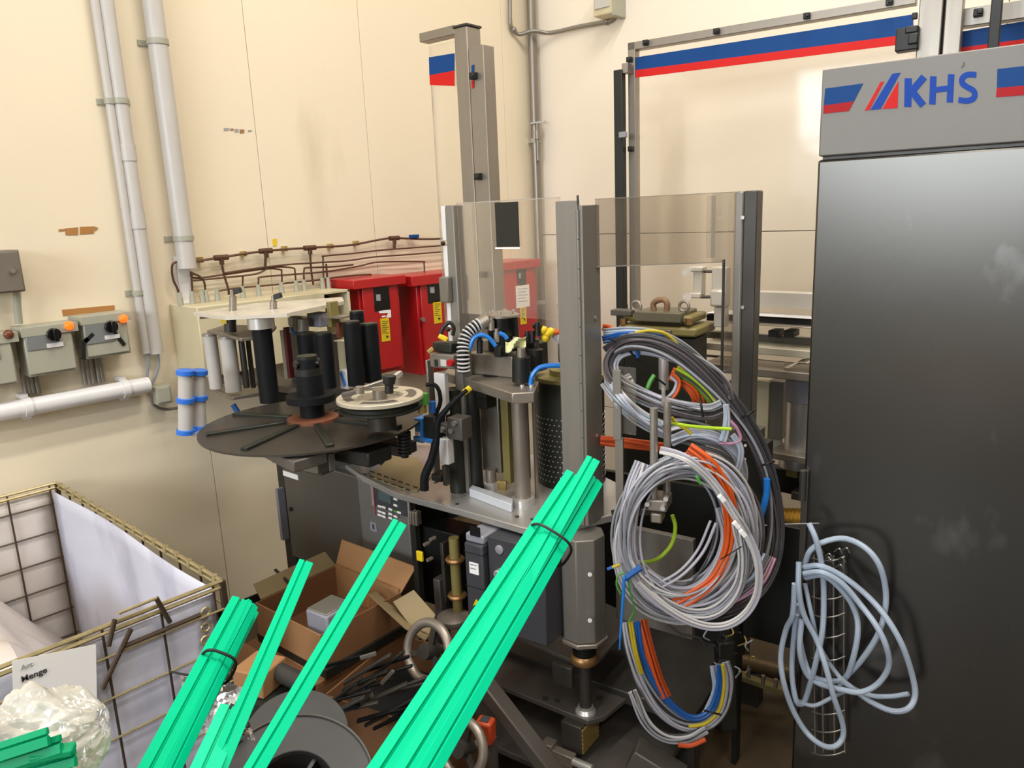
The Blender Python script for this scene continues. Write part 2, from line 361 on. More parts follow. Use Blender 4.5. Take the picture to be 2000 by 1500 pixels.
# white drain pipe
t = thing('drain_pipe', 'white horizontal plastic pipe on the left wall below the switch boxes', 'pipe', LW.pt(150, 790, -.06))
xa, za = -5.6, LW.at(-260, 852, -.06)[1]; xb, zb = LW.at(290, 752, -.06); zb = (za + zb) / 2
MB().cyl(LW.p(xa, -.06, zb), LW.p(xb, -.06, zb), .031, n=24).build('pipe', M['white_plastic'], t)
for px in (50, 247):
    x = LW.at(px, 780, -.06)[0]; b = MB().annulus(LW.p(x - .012, -.06, zb), (0, 1, 0), .035, .03, .024, 24)
    b.fbox(LW, x - .012, x + .012, -.05, 0, zb + .03, zb + .045); b.fbox(LW, x - .012, x + .012, -.05, 0, zb - .045, zb - .03); b.build('clamp', M['white_plastic'], t)
# brown-grey wall box
t = thing('wall_box', 'brown grey metal box at the left photo edge above the switch boxes', 'box', LW.pt(20, 570, -.07))
MB().pbox(LW, (-45, 492), (51, 569), -.12, 0).build('box_body', M['brown_grey'], t, bevel=.004)
MB().pbox(LW, (-42, 495), (49, 567), -.126, -.12).build('box_lid', M['brown_grey'], t, bevel=.003)
c = LW.pt(24, 529, -.127); MB().cyl(c, c + Vector((.008, 0, 0)), .008, n=14).build('lock', M['steel'], t)
b = MB(); c = LW.pt(33, 590, -.05); b.tube([LW.pt(33, 569, -.05), LW.pt(34, 600, -.045), LW.pt(37, 632, -.04)], .013, 10); b.build('cable_entry', M['grey_box'], t)
# three switch boxes
def switch_box(A, B, label, lamp, knob, plate, lit, taped=False):
    t = thing('switch_box', label, 'switch box', LW.pt((A[0] + B[0]) / 2, B[1], -.06), 'grey switch boxes on the left wall')
    MB().pbox(LW, A, B, -.10, 0).build('box_body', M['grey_box'], t, bevel=.004)
    MB().pbox(LW, (A[0] + 2, A[1] + 3), (B[0] - 2, B[1] - 3), -.115, -.101).build('cover', M['grey_box'], t, bevel=.004)
    MB().pbox(LW, (A[0] - 2, A[1] - 2), (B[0] + 1, A[1] + 2), -.12, 0).build('top_lip', M['grey_box'], t, bevel=.001)
    MB().pbox(LW, plate[0], plate[1], -.119, -.115).build('switch_plate', M['grey_plate'], t, bevel=.002)
    if knob:
        c = LW.pt(*knob, -.119); k = MB(); k.cyl(c, c + Vector((.014, 0, 0)), .023, n=20); k.fbox(LW, (c.y) - .007, c.y + .007, -.119 - .034, -.119 - .012, c.z - .022, c.z + .022)
        k.build('rotary_knob', M['black_gloss'], t, bevel=.002)
        MB().fbox(LW, c.y - .026, c.y + .026, -.122, -.118, c.z - .045, c.z - .03).build('name_plate', M['white_plastic'], t)
    c = LW.pt(*lamp, -.115); MB().lathe(c, (1, 0, 0), [(.016, 0), (.016, .006), (.012, .014), (.006, .017)], 16).build('pilot_lamp', M['amber' if lit else 'amber_off'], t, label='lit amber pilot lamp' if lit else 'dark pilot lamp')
    if taped:
        for p, q in (((166, 668), (182, 652)), ((224, 650), (243, 674)), ((163, 672), (164, 702)), ((160, 671), (172, 661))):
            MB().rod(LW.pt(*p, -.118), LW.pt(*q, -.118), .014, .003, (1, 0, 0)).build('black_tape', M['black'], t)
switch_box((158, 622), (257, 689), 'grey switch box farthest right, with black tape strips and lit amber lamp', (240, 622), (216, 638), ((163, 630), (225, 666)), True, True)
switch_box((41, 644), (153, 722), 'middle grey switch box with black rotary knob and lit amber lamp', (134, 636), (104, 653), ((49, 653), (121, 677)), True)
switch_box((-85, 665), (37, 749), 'grey switch box at the left photo edge with unlit lamp', (16, 653), None, ((-78, 672), (2, 703)), False)
t = thing('cable_riser', 'bundle of thin grey conduits below the left and middle switch boxes', 'conduit', LW.pt(60, 770, -.03), )
for px in (48, 55, 62, 72):
    x = LW.at(px, 740, -.03)[0]; MB().cyl(LW.p(x, -.02, zb + .035), LW.p(x, -.02, 1.235), .009, n=10).build('conduit', M['conduit_dark'], t)
t = thing('cable_riser', 'bundle of thin grey conduits below the taped switch box', 'conduit', LW.pt(180, 740, -.03))
for px in (164, 172, 180, 192, 199):
    x = LW.at(px, 720, -.03)[0]; MB().cyl(LW.p(x, -.02, zb + .035), LW.p(x, -.02, 1.24), .009, n=10).build('conduit', M['conduit_dark'], t)
# brown tape leftovers (thin, on the wall)
def quad(fr, pts, y, th): return MB().prism([fr.pt(px, py, y) for px, py in pts], fr.y * -th)
t = thing('tape_remnant', 'two short brown strips left on the wall above the brown grey box', 'tape', LW.pt(150, 450, -.001))
for P in ([(127, 446), (152, 444), (152, 459), (128, 459)], [(156, 443), (185, 442), (183, 456), (156, 458)], [(114, 448), (127, 447), (126, 451), (115, 452)], [(186, 443), (191, 445), (189, 449), (185, 451)]):
    quad(LW, P, -.0005, .002).build('strip', M['tape'], t)
t = thing('tape_remnant', 'long brown strip left on the wall just above the taped switch box', 'tape', LW.pt(170, 605, -.001))
quad(LW, [(121, 605), (223, 596), (224, 607), (180, 612), (123, 617)], -.0005, .002).build('strip', M['tape'], t)
t = thing('wall_scuff', 'faint brown scuffed label residue high on the left wall', 'label residue', LW.pt(460, 255, -.001))
for i, (a, b, w) in enumerate(((437, 448, 5), (450, 456, 4), (458, 466, 6), (468, 477, 7), (484, 492, 3))):
    quad(LW, [(a, 250 + i), (b, 250 + i), (b, 250 + i + w), (a, 251 + i + w)], -.0004, .001).build('flake', M['cardboard'] if i % 2 else M['ink_light'], t)
quad(LW, [(532, 467), (540, 466), (540, 480), (533, 481)], -.0005, .002).build('yellow_sticker', M['yellow'], label='small yellow sticker on the wall above the copper pipework', cat='sticker')
# small junction box with cable loop
t = thing('junction_box', 'small grey junction box on the wall beside the white pipe end', 'junction box', LW.pt(322, 785, -.03))
MB().pbox(LW, (303, 757), (338, 786), -.07, 0).build('box_body', M['grey_box'], t, bevel=.004)
MB().tube([LW.pt(*p, -.03) for p in ((303, 765), (297, 775), (300, 790), (318, 799), (345, 797), (372, 788))], .006, 8).build('cable', M['brown_grey'], t)
MB().pbox(LW, (306, 760), (335, 783), -.074, -.07).build('lid', M['grey_box'], t, bevel=.003)
# ------------------------------------------------------------------ beige wall cabinet
t = thing('beige_cabinet', 'wide beige wall cabinet under the copper pipework with open dark end', 'cabinet', LW.pt(500, 735, -.2))
D = -.24
xa, za = LW.at(384, 604, D); xb, _ = LW.at(682, 560, D); zt = LW.at(384, 600, D)[1]; zbm = LW.at(384, 742, D)[1]; xo = LW.at(636, 600, D)[0]
b = MB(); b.fbox(LW, xa, xo, D, 0, zbm, zt); b.build('cabinet_body', M['beige'], t, bevel=.004)
b = MB(); b.fbox(LW, xo, xb, D, 0, zt - .012, zt); b.fbox(LW, xo, xb, D, 0, zbm, zbm + .012); b.fbox(LW, xo, xb, -.012, 0, zbm, zt); b.fbox(LW, xb - .012, xb, D, 0, zbm, zt); b.build('open_end', M['beige'], t, bevel=.002)
MB().fbox(LW, xo + .001, xb - .013, -.03, -.013, zbm + .013, zt - .013).build('back_plate', M['brown_grey'], t)
b = MB()
for i in range(4): b.fbox(LW, xo + .02 + .03 * i, xo + .042 + .03 * i, -.1, -.03, zt - .12, zt - .04)
b.build('fuse_row', M['black'], t, bevel=.002)
for px, py in ((352, 585), (376, 585), (395, 580), (403, 580), (424, 574), (474, 572), (505, 568), (550, 564), (579, 562), (594, 558), (630, 553), (641, 552)):
    x = LW.at(px, py, -.1)[0]
    if x < xa: x = xa + .03
    if x > xb: x = xb - .02
    b = MB().cyl(LW.p(x, -.1, zt), LW.p(x, -.1, zt + .03), .011, n=10); b.cyl(LW.p(x, -.1, zt + .03), LW.p(x, -.1, zt + .05), .009, n=8); b.build('cable_gland', M['grey_box'], t)
# ------------------------------------------------------------------ copper pipework
t = thing('copper_pipework', 'network of thin brown copper pipes on the wall above beige and red cabinets', 'pipework', LW.pt(600, 540, -.03))
PIPES = [([(380, 511), (430, 503), (520, 490), (604, 484), (640, 482), (690, 478), (742, 468), (770, 465), (830, 467), (885, 465)], .0065),
 ([(432, 505), (436, 530), (440, 545), (446, 565), (447, 583)], .0065), ([(519, 492), (518, 520)], .008), ([(605, 486), (608, 530), (612, 556)], .006), ([(770, 467), (770, 485)], .010),
 ([(632, 552), (631, 505), (634, 500), (690, 495), (740, 489), (805, 484), (885, 478)], .005),
 ([(372, 530), (380, 543), (440, 536), (520, 525), (548, 527), (550, 531), (551, 566)], .005), ([(378, 548), (430, 543), (500, 535), (530, 522), (570, 523), (576, 530), (578, 566)], .005),
 ([(440, 533), (500, 524), (560, 517), (620, 513), (680, 509), (730, 502), (800, 497), (885, 490)], .005),
 ([(505, 570), (505, 548), (511, 541), (570, 536), (640, 530), (700, 520), (740, 512), (822, 511), (828, 515), (829, 534)], .005),
 ([(423, 578), (424, 572), (430, 568), (470, 562), (540, 556), (560, 553)], .005), ([(560, 553), (610, 548), (660, 541), (718, 536), (725, 538), (728, 546)], .005),
 ([(352, 586), (347, 565), (338, 545), (336, 520), (344, 512), (362, 511)], .006), ([(374, 535), (375, 560), (377, 586)], .006), ([(374, 533), (390, 540), (399, 552), (402, 582)], .006),
 ([(474, 538), (474, 572)], .005), ([(594, 540), (594, 560)], .005), ([(637, 515), (640, 553)], .006), ([(593, 545), (594, 527), (600, 523), (650, 521), (690, 517)], .005)]
PMAX = lambda px: 1000 if px > 690 else 586 - (px - 350) * .105
for pts, r in PIPES:
    MB().tube([LW.pt(px, min(py, PMAX(px)), -.035 - .006 * (PIPES.index((pts, r)) % 3)) for px, py in pts], r * .78, 8, 5).build('pipe', M['copper'], t)
for px, py, pw in ((432, 503, 16), (519, 490, 16), (605, 484, 18), (770, 465, 20)):
    c = LW.pt(px, py, -.035); b = MB().cyl(c - Vector((0, .03, 0)), c + Vector((0, .03, 0)), .012, n=10); b.cyl(c - Vector((0, 0, .03)), c, .01, n=10); b.build('valve_tee', M['copper'], t, bevel=.001)
c = LW.pt(808, 463, -.035); MB().fbox(LW, c.y - .025, c.y + .025, -.05, -.025, c.z - .005, c.z + .012).build('valve_handle', M['blue_print'], t, label='blue valve handle', bevel=.002)
for px, py in ((395, 509), (480, 497), (560, 487), (650, 482), (700, 476)):
    c = LW.pt(px, py, -.035); MB().fbox(LW, c.y - .008, c.y + .008, -.03, 0, c.z - .008, c.z + .014).build('pipe_clip', M['brass'], t)
# ------------------------------------------------------------------ red fire cabinets
def red_cab(A, B, y, label, win, yel, paper=None, knob=None, mark=None, roof=True):
    t = thing('red_cabinet', label, 'cabinet', LW.pt((A[0] + B[0]) / 2, B[1], y / 2), 'red metal cabinets on the left wall')
    MB().pbox(LW, A, B, y, 0).build('cabinet_body', M['red'], t, bevel=.004)
    MB().pbox(LW, (A[0] + 9, A[1] + 7), (B[0] - 4, B[1] - 5), y - .014, y - .001).build('door', M['red'], t, bevel=.004)
    if roof: MB().pbox(LW, (A[0] - 8, A[1] - 5), (B[0] + 3, A[1] + 1), y - .03, 0).build('roof', M['red'], t, bevel=.003)
    f = y - .014
    w = MB().pbox(LW, *win, f - .003, f).build('window', M['black_gloss'], t, bevel=.002)
    (a, b), (c, d) = win; quad(LW, [(a + (c - a) * .15, b + (d - b) * .3), (a + (c - a) * .4, b + (d - b) * .28), (a + (c - a) * .42, b + (d - b) * .6), (a + (c - a) * .18, b + (d - b) * .6)], f - .003, .001).build('gauge', M['ink_light'], t)
    y1 = MB().pbox(LW, *yel, f - .003, f).build('yellow_label', M['yellow'], t, label='yellow warning label')
    (a, b), (c, d) = yel
    for k in range(7): quad(LW, [(a + 3, b + 4 + k * (d - b) * .09), (c - 4 - (k % 3) * 2, b + 4 + k * (d - b) * .09), (c - 4 - (k % 3) * 2, b + 5 + k * (d - b) * .09), (a + 3, b + 5 + k * (d - b) * .09)], f - .0032, .0008).build('print', M['ink'], t)
    quad(LW, [((a + c) / 2, d - 10), (c - 3, d - 9), ((a + c) / 2 + 3, d - 4)], f - .0032, .0008).build('print', M['ink'], t)
    if paper:
        MB().pbox(LW, *paper, f - .004, f).build('paper_sheet', M['paper'], t)
        (a, b), (c, d) = paper
        for k in range(5): quad(LW, [(a + 4, b + 5 + k * 6), (c - 5 - k % 2 * 4, b + 4 + k * 6), (c - 5 - k % 2 * 4, b + 5 + k * 6), (a + 4, b + 6 + k * 6)], f - .0042, .0008).build('print', M['ink_light'], t)
    if mark:
        for P in mark: quad(LW, P, f - .0005, .001).build('paint_scrape', M['paper'], t)
    if knob:
        c = LW.pt(*knob, f); MB().cyl(c, c + Vector((.014, 0, 0)), .011, n=14).build('lock', M['steel_warm'], t)
    return t
red_cab((698, 553), (790, 720), -.2, 'red cabinet next to the beige cabinet with scraped white mark', ((729, 563), (763, 604)), ((743, 623), (763, 665)), mark=[[(739, 606), (763, 605), (764, 620), (754, 620), (758, 611), (741, 612)], [(745, 617), (753, 616), (753, 619), (746, 620)]])
red_cab((812, 545), (916, 712), -.2, 'middle red cabinet behind the tall grey posts', ((834, 549), (869, 588)), ((846, 589), (864, 630)), knob=(824, 624))
red_cab((974, 520), (1053, 700), -.2, 'red cabinet in the room corner seen through the clear guard', ((1010, 524), (1028, 556)), ((1016, 599), (1029, 632)), paper=((1008, 559), (1035, 598)))
# ------------------------------------------------------------------ corner pipe, conduit and box
t = thing('corner_pipe', 'tall grey pipe standing in the corner of the room', 'pipe', (0.035, -.035, 0))
x = U(1046, 300, 4.72); MB().cyl((.05, -.05, 0), (.05, -.05, 3.9), .026, n=18).build('pipe', M['alu'], t)
for z in (1.15, 2.1, 3.2): b = MB().annulus((.05, -.05, z), (0, 0, 1), .031, .026, .025, 18); b.fbox(G0, 0, .05, -.06, -.04, z, z + .02); b.build('clamp', M['grey_box'], t)
c = U(1050, 272, 4.68)
b = MB().cyl(c, c + Vector((0, 0, .05)), .016, n=12); b.cyl(c + Vector((0, 0, .05)), c + Vector((.0, 0, .09)), .008, n=10); b.build('valve', M['steel_warm'], t)
MB().rod(c + Vector((-.03, -.02, .09)), c + Vector((.05, .02, .095)), .014, .008).build('valve_handle', M['conduit_dark'], t)
MB().cyl(c + Vector((.0, 0, -.12)), c, .01, n=10).build('valve_stem', M['conduit_dark'], t)
t = thing('corner_conduit', 'thin conduit bending round the room corner up to the beige sensor box', 'conduit', BW.pt(1100, 60, -.02))
pts = [LW.pt(994, -60, -.02), LW.pt(996, 0, -.02), LW.pt(997, 45, -.02), LW.pt(1003, 58, -.02), LW.pt(1014, 67, -.03), Vector((.10, -.10, LW.at(1030, 70)[1])), BW.pt(1075, 64, -.03), BW.pt(1130, 52, -.02), BW.pt(1185, 42, -.02), BW.pt(1197, 36, -.02), BW.pt(1200, 25, -.02)]
MB().tube(pts, .011, 10, 5).build('conduit', M['conduit_dark'], t)
for p in (pts[3], pts[8]): MB().ball(p, .017).build('elbow', M['conduit_dark'], t)
t = thing('sensor_box', 'beige sensor box high on the back wall at the top photo edge', 'box', BW.pt(1180, 30, -.05))
MB().pbox(BW, (1158, -40), (1192, 26), -.12, 0).build('box_body', M['beige'], t, bevel=.006)
MB().pbox(BW, (1192, -40), (1201, 30), -.10, 0).build('side_cap', M['grey_box'], t, bevel=.004)
MB().pbox(BW, (1160, -10), (1190, 12), -.126, -.12).build('front_plate', M['conduit'], t, bevel=.003)
# ------------------------------------------------------------------ flat prints on a plane
def poly(fr, pts, y, th=.0012): return MB().prism([fr.pt(px, py, y) for px, py in pts], fr.y * -th)
def stroke(mb, fr, pts, w, y, th=.0012):     # a pen stroke: px width w along pixel points
    P = [Vector((p[0], p[1], 0)) for p in pts]; P = cr(P, 5) if len(P) > 2 else P
    L = []; Rr = []
    for i, p in enumerate(P):
        t = (P[min(i + 1, len(P) - 1)] - P[max(i - 1, 0)]).normalized(); n = Vector((-t.y, t.x, 0)) * w / 2
        L.append(p + n); Rr.append(p - n)
    for i in range(len(P) - 1):
        mb.prism([fr.pt(q.x, q.y, y) for q in (L[i], L[i + 1], Rr[i + 1], Rr[i])], fr.y * -th)
    return mb
def clip(fr, px, py, y, parent, s=.012):
    x, z = fr.at(px, py, y); b = MB().fbox(fr, x - s, x + s, y - .02, y, z - s * .9, z + s * .9); b.fbox(fr, x - s * .2, x + s, y - .028, y - .02, z - s * .5, z + s * .5)
    return b.build('clip', M['black'], parent, bevel=.002)
# ------------------------------------------------------------------ steel door cabinet with the maker's sign
K = Fr(U(1607, 137, 1.9), 8)
kx0 = K.at(1607, 137)[0]; kx1 = kx0 + .92
zt = K.at(1607, 137)[1]; zg = K.at(1603, 309)[1]
cab = thing('steel_cabinet', 'tall brushed steel cabinet with blue KHS lettering at right edge', 'cabinet', K.p(kx0 + .3, .2, 0))
MB().fbox(K, kx0 + .006, kx1, .012, .5, .05, zt - .01).build('carcass', M['dark_steel'], cab)
MB().fbox(K, kx0, kx1, -.004, .5, zg + .004, zt).build('header_panel', M['header'], cab, bevel=.003, label='light grey header panel with lettering')
MB().fbox(K, kx0 - .002, kx1, -.002, .03, .06, zg - .004).build('door', M['door_steel'], cab, bevel=.006, label='brushed steel door')
MB().fbox(K, kx0 - .004, kx0 + .012, -.016, .0, .3, K.at(1592, 918)[1]).build('hinge_strip', M['dark_steel'], cab, bevel=.002)
for z in (.4, .98): MB().cyl(K.p(kx0, -.018, z - .04), K.p(kx0, -.018, z + .04), .009, n=12).build('hinge', M['dark_steel'], cab)
y = -.0042
poly(K, [(1612, 173), (1686, 163), (1668, 198), (1609, 206)], y).build('blue_stripe', M['blue_print'], cab)
poly(K, [(1609, 206), (1668, 198), (1658, 217), (1608, 222)], y).build('red_stripe', M['red_print'], cab)
poly(K, [(1948, 135), (2080, 120), (2080, 160), (1947, 172)], y).build('blue_stripe', M['blue_print'], cab)
poly(K, [(1947, 172), (2080, 160), (2080, 180), (1945, 190)], y).build('red_stripe', M['red_print'], cab)
poly(K, [(1720, 160), (1727, 159), (1698, 215), (1689, 216)], y).build('logo_red_bar', M['red_sharp'], cab)
poly(K, [(1743, 144), (1759, 142), (1720, 213), (1700, 215)], y).build('logo_blue_bar', M['blue_logo'], cab)
poly(K, [(1755, 158), (1753, 211), (1723, 213)], y).build('logo_red_wedge', M['red_sharp'], cab)
b = MB(); stroke(b, K, [(1774, 153), (1773, 209)], 14, y); stroke(b, K, [(1777, 183), (1805, 150)], 14, y - .0003); stroke(b, K, [(1778, 174), (1803, 206)], 14, y - .0006); b.build('letter_k', M['blue_logo'], cab)
b = MB(); stroke(b, K, [(1823, 149), (1821, 204)], 12.5, y); stroke(b, K, [(1858, 145), (1855, 200)], 12.5, y); stroke(b, K, [(1822, 176), (1857, 172)], 11, y - .0003); b.build('letter_h', M['blue_logo'], cab)
b = stroke(MB(), K, [(1907, 146), (1890, 146), (1880, 153), (1880, 163), (1889, 170), (1901, 177), (1904, 186), (1899, 194), (1887, 197), (1872, 195)], 11.5, y); b.build('letter_s', M['blue_logo'], cab)
b = stroke(MB(), K, [(1883, 121), (1882, 127), (1878, 132)], 2.5, y); b.build('scratch', M['dark_steel'], cab)
MB().fbox(K, kx0 + .02, kx1 - .02, .04, .46, 0, .05).build('plinth', M['black'], cab)
# ------------------------------------------------------------------ guard fence behind (clear panel with stripes)
Gd = Fr(U(1232, 100, 3.6), 9)
gt = thing('guard_fence', 'clear machine guard with blue and red stripe in grey aluminium frame', 'guard fence', Gd.p(Gd.at(1500, 90)[0], 0, 0))
xL = Gd.at(1226, 100)[0]; zT = Gd.at(1226, 84)[1]; xR = Gd.at(1786, 40)[0]
MB().fbox(Gd, xL, xL + .034, 0, .05, .0, zT).build('upright', M['alu'], gt, bevel=.002)
MB().fbox(Gd, xL, xR, 0, .05, zT - .032, zT).build('top_rail', M['alu'], gt, bevel=.002)
MB().fbox(Gd, xL + .034, xR, 0, .05, .62, .66).build('bottom_rail', M['alu'], gt, bevel=.002)
MB().fbox(Gd, xL + .03, xR, .012, .017, .64, zT - .03).build('clear_panel', M['guard_glass'], gt)
def stripe(fr, y, a, b, c, d, e, f, parent):  # left-top, left-mid, left-bottom pixels then right ones
    poly(fr, [a, d, e, b], y).build('blue_stripe', M['blue_print'], parent); poly(fr, [b, e, f, c], y).build('red_stripe', M['red_sharp'], parent)
stripe(Gd, .0115, (1236, 113), (1234, 138), (1233, 153), (1784, 28), (1784, 66), (1784, 84), gt)
for px, py in ((1263, 84), (1401, 62), (1577, 32), (1738, 5), (1231, 117), (1234, 291)): clip(Gd, px, py, 0, gt)
t = thing('cable_duct_bar', 'narrow black vertical bar beside the left upright of the striped guard', 'duct', Gd.p(xL - .02, -.03, 0))
MB().fbox(Gd, Gd.at(1213, 300)[0], Gd.at(1229, 300)[0], -.07, -.03, .9, Gd.at(1220, 140)[1]).build('duct_body', M['black'], t, bevel=.003)
MB().pbox(Gd, (1208, 258), (1222, 268), -.09, -.07).build('sensor', M['grey_light'], t, bevel=.002)
MB().pbox(Gd, (1214, 124), (1226, 142), -.06, -.02).build('duct_cap', M['steel_warm'], t, bevel=.002)
MB().fbox(Gd, Gd.at(1218, 300)[0], Gd.at(1224, 300)[0], -.03, 0, 1.2, 1.26).build('bracket', M['alu'], t)
MB().fbox(Gd, Gd.at(1213, 300)[0], Gd.at(1229, 300)[0], -.06, -.03, 0, .9).build('duct_foot', M['black'], t)
# right upright and second panel
G2 = Fr(U(1790, 60, 2.45), 9)
t = thing('guard_post', 'broad grey aluminium guard post rising behind the steel cabinet', 'post', G2.p(G2.at(1830, 60)[0], .03, 0))
MB().fbox(G2, G2.at(1792, 60)[0], G2.at(1838, 60)[0], 0, .08, 0, 2.6).build('post_profile', M['alu'], t, bevel=.003)
MB().fbox(G2, G2.at(1842, 60)[0], G2.at(1877, 60)[0], .01, .07, 0, 2.6).build('post_profile', M['alu'], t, bevel=.003)
MB().fbox(G2, G2.at(1838, 60)[0], G2.at(1842, 60)[0], .02, .06, 0, 2.6).build('groove', M['dark_hole'], t)
b = MB().pbox(G2, (1750, 56), (1792, 95), -.03, .02); b.pbox(G2, (1768, 52), (1792, 62), -.035, .03); b.pbox(G2, (1774, 66), (1792, 84), -.04, -.03); b.build('door_switch', M['black'], t, bevel=.003, label='black safety switch')
MB().pbox(G2, (1781, 25), (1791, 36), -.015, .0).build('clip', M['black'], t, bevel=.002)
t = thing('guard_screen', 'clear striped guard panel behind the steel cabinet at the right photo edge', 'guard panel', G2.p(G2.at(1960, 60, .1)[0], .1, 0))
xa = G2.at(1877, 60, .1)[0]; zr = G2.at(1880, 20, .1)[1]
MB().fbox(G2, xa, xa + .7, .08, .13, zr - .05, zr).build('top_rail', M['alu'], t, bevel=.002)
MB().fbox(G2, xa, xa + .7, .105, .11, .5, zr - .05).build('clear_panel', M['guard_glass'], t)
MB().fbox(G2, xa, xa + .7, .08, .13, .0, .5).build('kick_plate', M['alu'], t)
stripe(G2, .104, (1876, 62), (1876, 93), (1876, 102), (2200, 8), (2200, 50), (2200, 72), t)
clip(G2, 1911, 26, .08, t)
t = thing('hanging_bar', 'black bar standing behind the header of the steel cabinet', 'bar', G2.p(G2.at(1943, 60, -.1)[0], -.1, 0))
MB().fbox(G2, G2.at(1932, 60, -.1)[0], G2.at(1954, 60, -.1)[0], -.12, -.08, 0, 2.6).build('bar', M['black'], t, bevel=.003)
# ------------------------------------------------------------------ tall double post with arm and striped panel
T = Fr(U(900, 350, 2.95), 4)
t = thing('guard_post', 'tall double grey post with side arm and small striped panel', 'post', T.p(0, .05, 0))
z0, z1 = 0, T.at(900, 52)[1]
xa = T.at(894, 350)[0]
MB().fbox(T, T.at(886, 60)[0], T.at(886, 60)[0] + .062, 0, .075, 0, z1).build('post_profile', M['alu'], t, bevel=.004)
MB().fbox(T, T.at(886, 60)[0] - .004, T.at(886, 60)[0] + .066, -.004, .079, z1, z1 + .008).build('post_cap', M['dark_steel'], t, bevel=.002)
xw = T.at(886, 60)[0] + .064; zw = T.at(935, 88)[1]
MB().fbox(T, xw, xw + .07, .0, .06, 0, zw).build('post_profile', M['alu'], t, bevel=.003)
MB().fbox(T, xw - .002, xw, .01, .06, 0, zw).build('groove', M['dark_steel'], t)
for px, py in ((928, 149), (937, 345), (947, 536)): clip(T, px, py, 0, t, .013)
poly(T, [(921, 128), (926, 126), (926, 142), (921, 142)], -.001).build('blue_stripe', M['blue_print'], t)
poly(T, [(921, 158), (926, 157), (926, 172), (922, 173)], -.001).build('red_stripe', M['red_sharp'], t)
xe = T.at(886, 70)[0]
pa = T.pt(828, 77, .03); pb = T.p(xe, .03, T.at(886, 62, .03)[1])
MB().rod((pa.x, pa.y, pb.z), pb, .05, .032).build('side_arm', M['alu'], t, bevel=.003)
xp = T.at(838, 110, .02)[0]; zp0 = T.at(860, 640, .02)[1]; zp1 = T.at(850, 88, .02)[1]
MB().fbox(T, xp, xe, .02, .026, zp0, zp1).build('clear_panel', M['acrylic'], t)
stripe(T, .0195, (838, 112), (839, 147), (840, 166), (888, 104), (888, 138), (888, 168), t)
# ------------------------------------------------------------------ machine frame of reference
Mf = Fr(U(1133, 650, 1.95), 8)
TZ = .865                                       # top of the machine table
# ------------------------------------------------------------------ machine base: column, plates, feet, wheels
t = thing('machine_stand', 'dark machine stand with column, stacked base plates and hand wheels', 'machine', ZP(1140, 1450, .0) * 1.0)
mb = t
col = ZP(1140, 1130, .62); col = U(1138, 1130, 1.96); col.z = 0
def oct_pts(c, r, z, n=8, a0=22.5): return [Vector((c.x + r * math.cos(R(a0 + 360 * i / n)), c.y + r * math.sin(R(a0 + 360 * i / n)), z)) for i in range(n)]
zb = U(1138, 1236, 1.96).z
MB().prism(oct_pts(col, .064, zb), (0, 0, TZ - .022 - zb)).build('column', M['post_steel'], t, bevel=.003)
MB().prism(oct_pts(col, .070, zb - .014), (0, 0, .013)).build('column_flange', M['steel_warm'], t, bevel=.003)
b = MB(); cc = Vector((col.x, col.y, 0)); b.cyl(cc + Vector((0, 0, zb - .075)), cc + Vector((0, 0, zb - .014)), .03, n=20)
for i in range(6): b.annulus(cc + Vector((0, 0, zb - .07 + i * .008)), (0, 0, 1), .034, .029, .004, 20)
b.build('spindle', M['black'], t)
MB().lathe(cc + Vector((0, 0, zb - .088)), (0, 0, 1), [(.038, 0), (.042, .01), (.04, .02), (.034, .026)], 24).build('bronze_collar', M['bronze'], t)
for py in (1122, 1212):
    c = U(1152, py, 1.885); MB().cyl(c, c + (CAM - c).normalized() * .006, .006, n=10).build('screw', M['steel_bright'], t)
def slabz(pix, z, th): return MB().prism([ZP(px, py, z) - Vector((0, 0, th)) for px, py in pix], (0, 0, th))
zA = zb - .088; slabz([(960, 1222), (1143, 1300), (1170, 1288), (1245, 1205), (1120, 1150), (1000, 1160)], zA, .012).build('base_plate', M['dark_plate'], t, bevel=.002)
zB = U(1150, 1405, 1.93).z; slabz([(905, 1310), (1148, 1408), (1178, 1400), (1240, 1350), (1225, 1320), (1130, 1280), (980, 1260)], zB, .016).build('base_plate', M['dark_plate'], t, bevel=.002)
b = MB(); F8 = Fr((col.x, col.y), 8)
b.fbox(F8, -.085, -.02, -.04, -.02, zA - .075, zA - .012); b.build('bracket', M['dark_steel'], t, bevel=.002)
MB().cyl((col.x, col.y, zB), (col.x, col.y, zA), .018, n=16).build('lift_screw', M['dark_steel'], t)
MB().lathe((col.x, col.y, zB), (0, 0, 1), [(.03, 0), (.03, .008), (.022, .018), (.022, .024)], 20).build('lock_nut', M['steel_bright'], t)
for px, py in ((1065, 1365), (1088, 1370), (1170, 1365), (1137, 1390)):
    c = ZP(px, py, zB); MB().cyl(c, c + Vector((0, 0, .006)), .008, n=10).build('screw', M['dark_steel'], t)
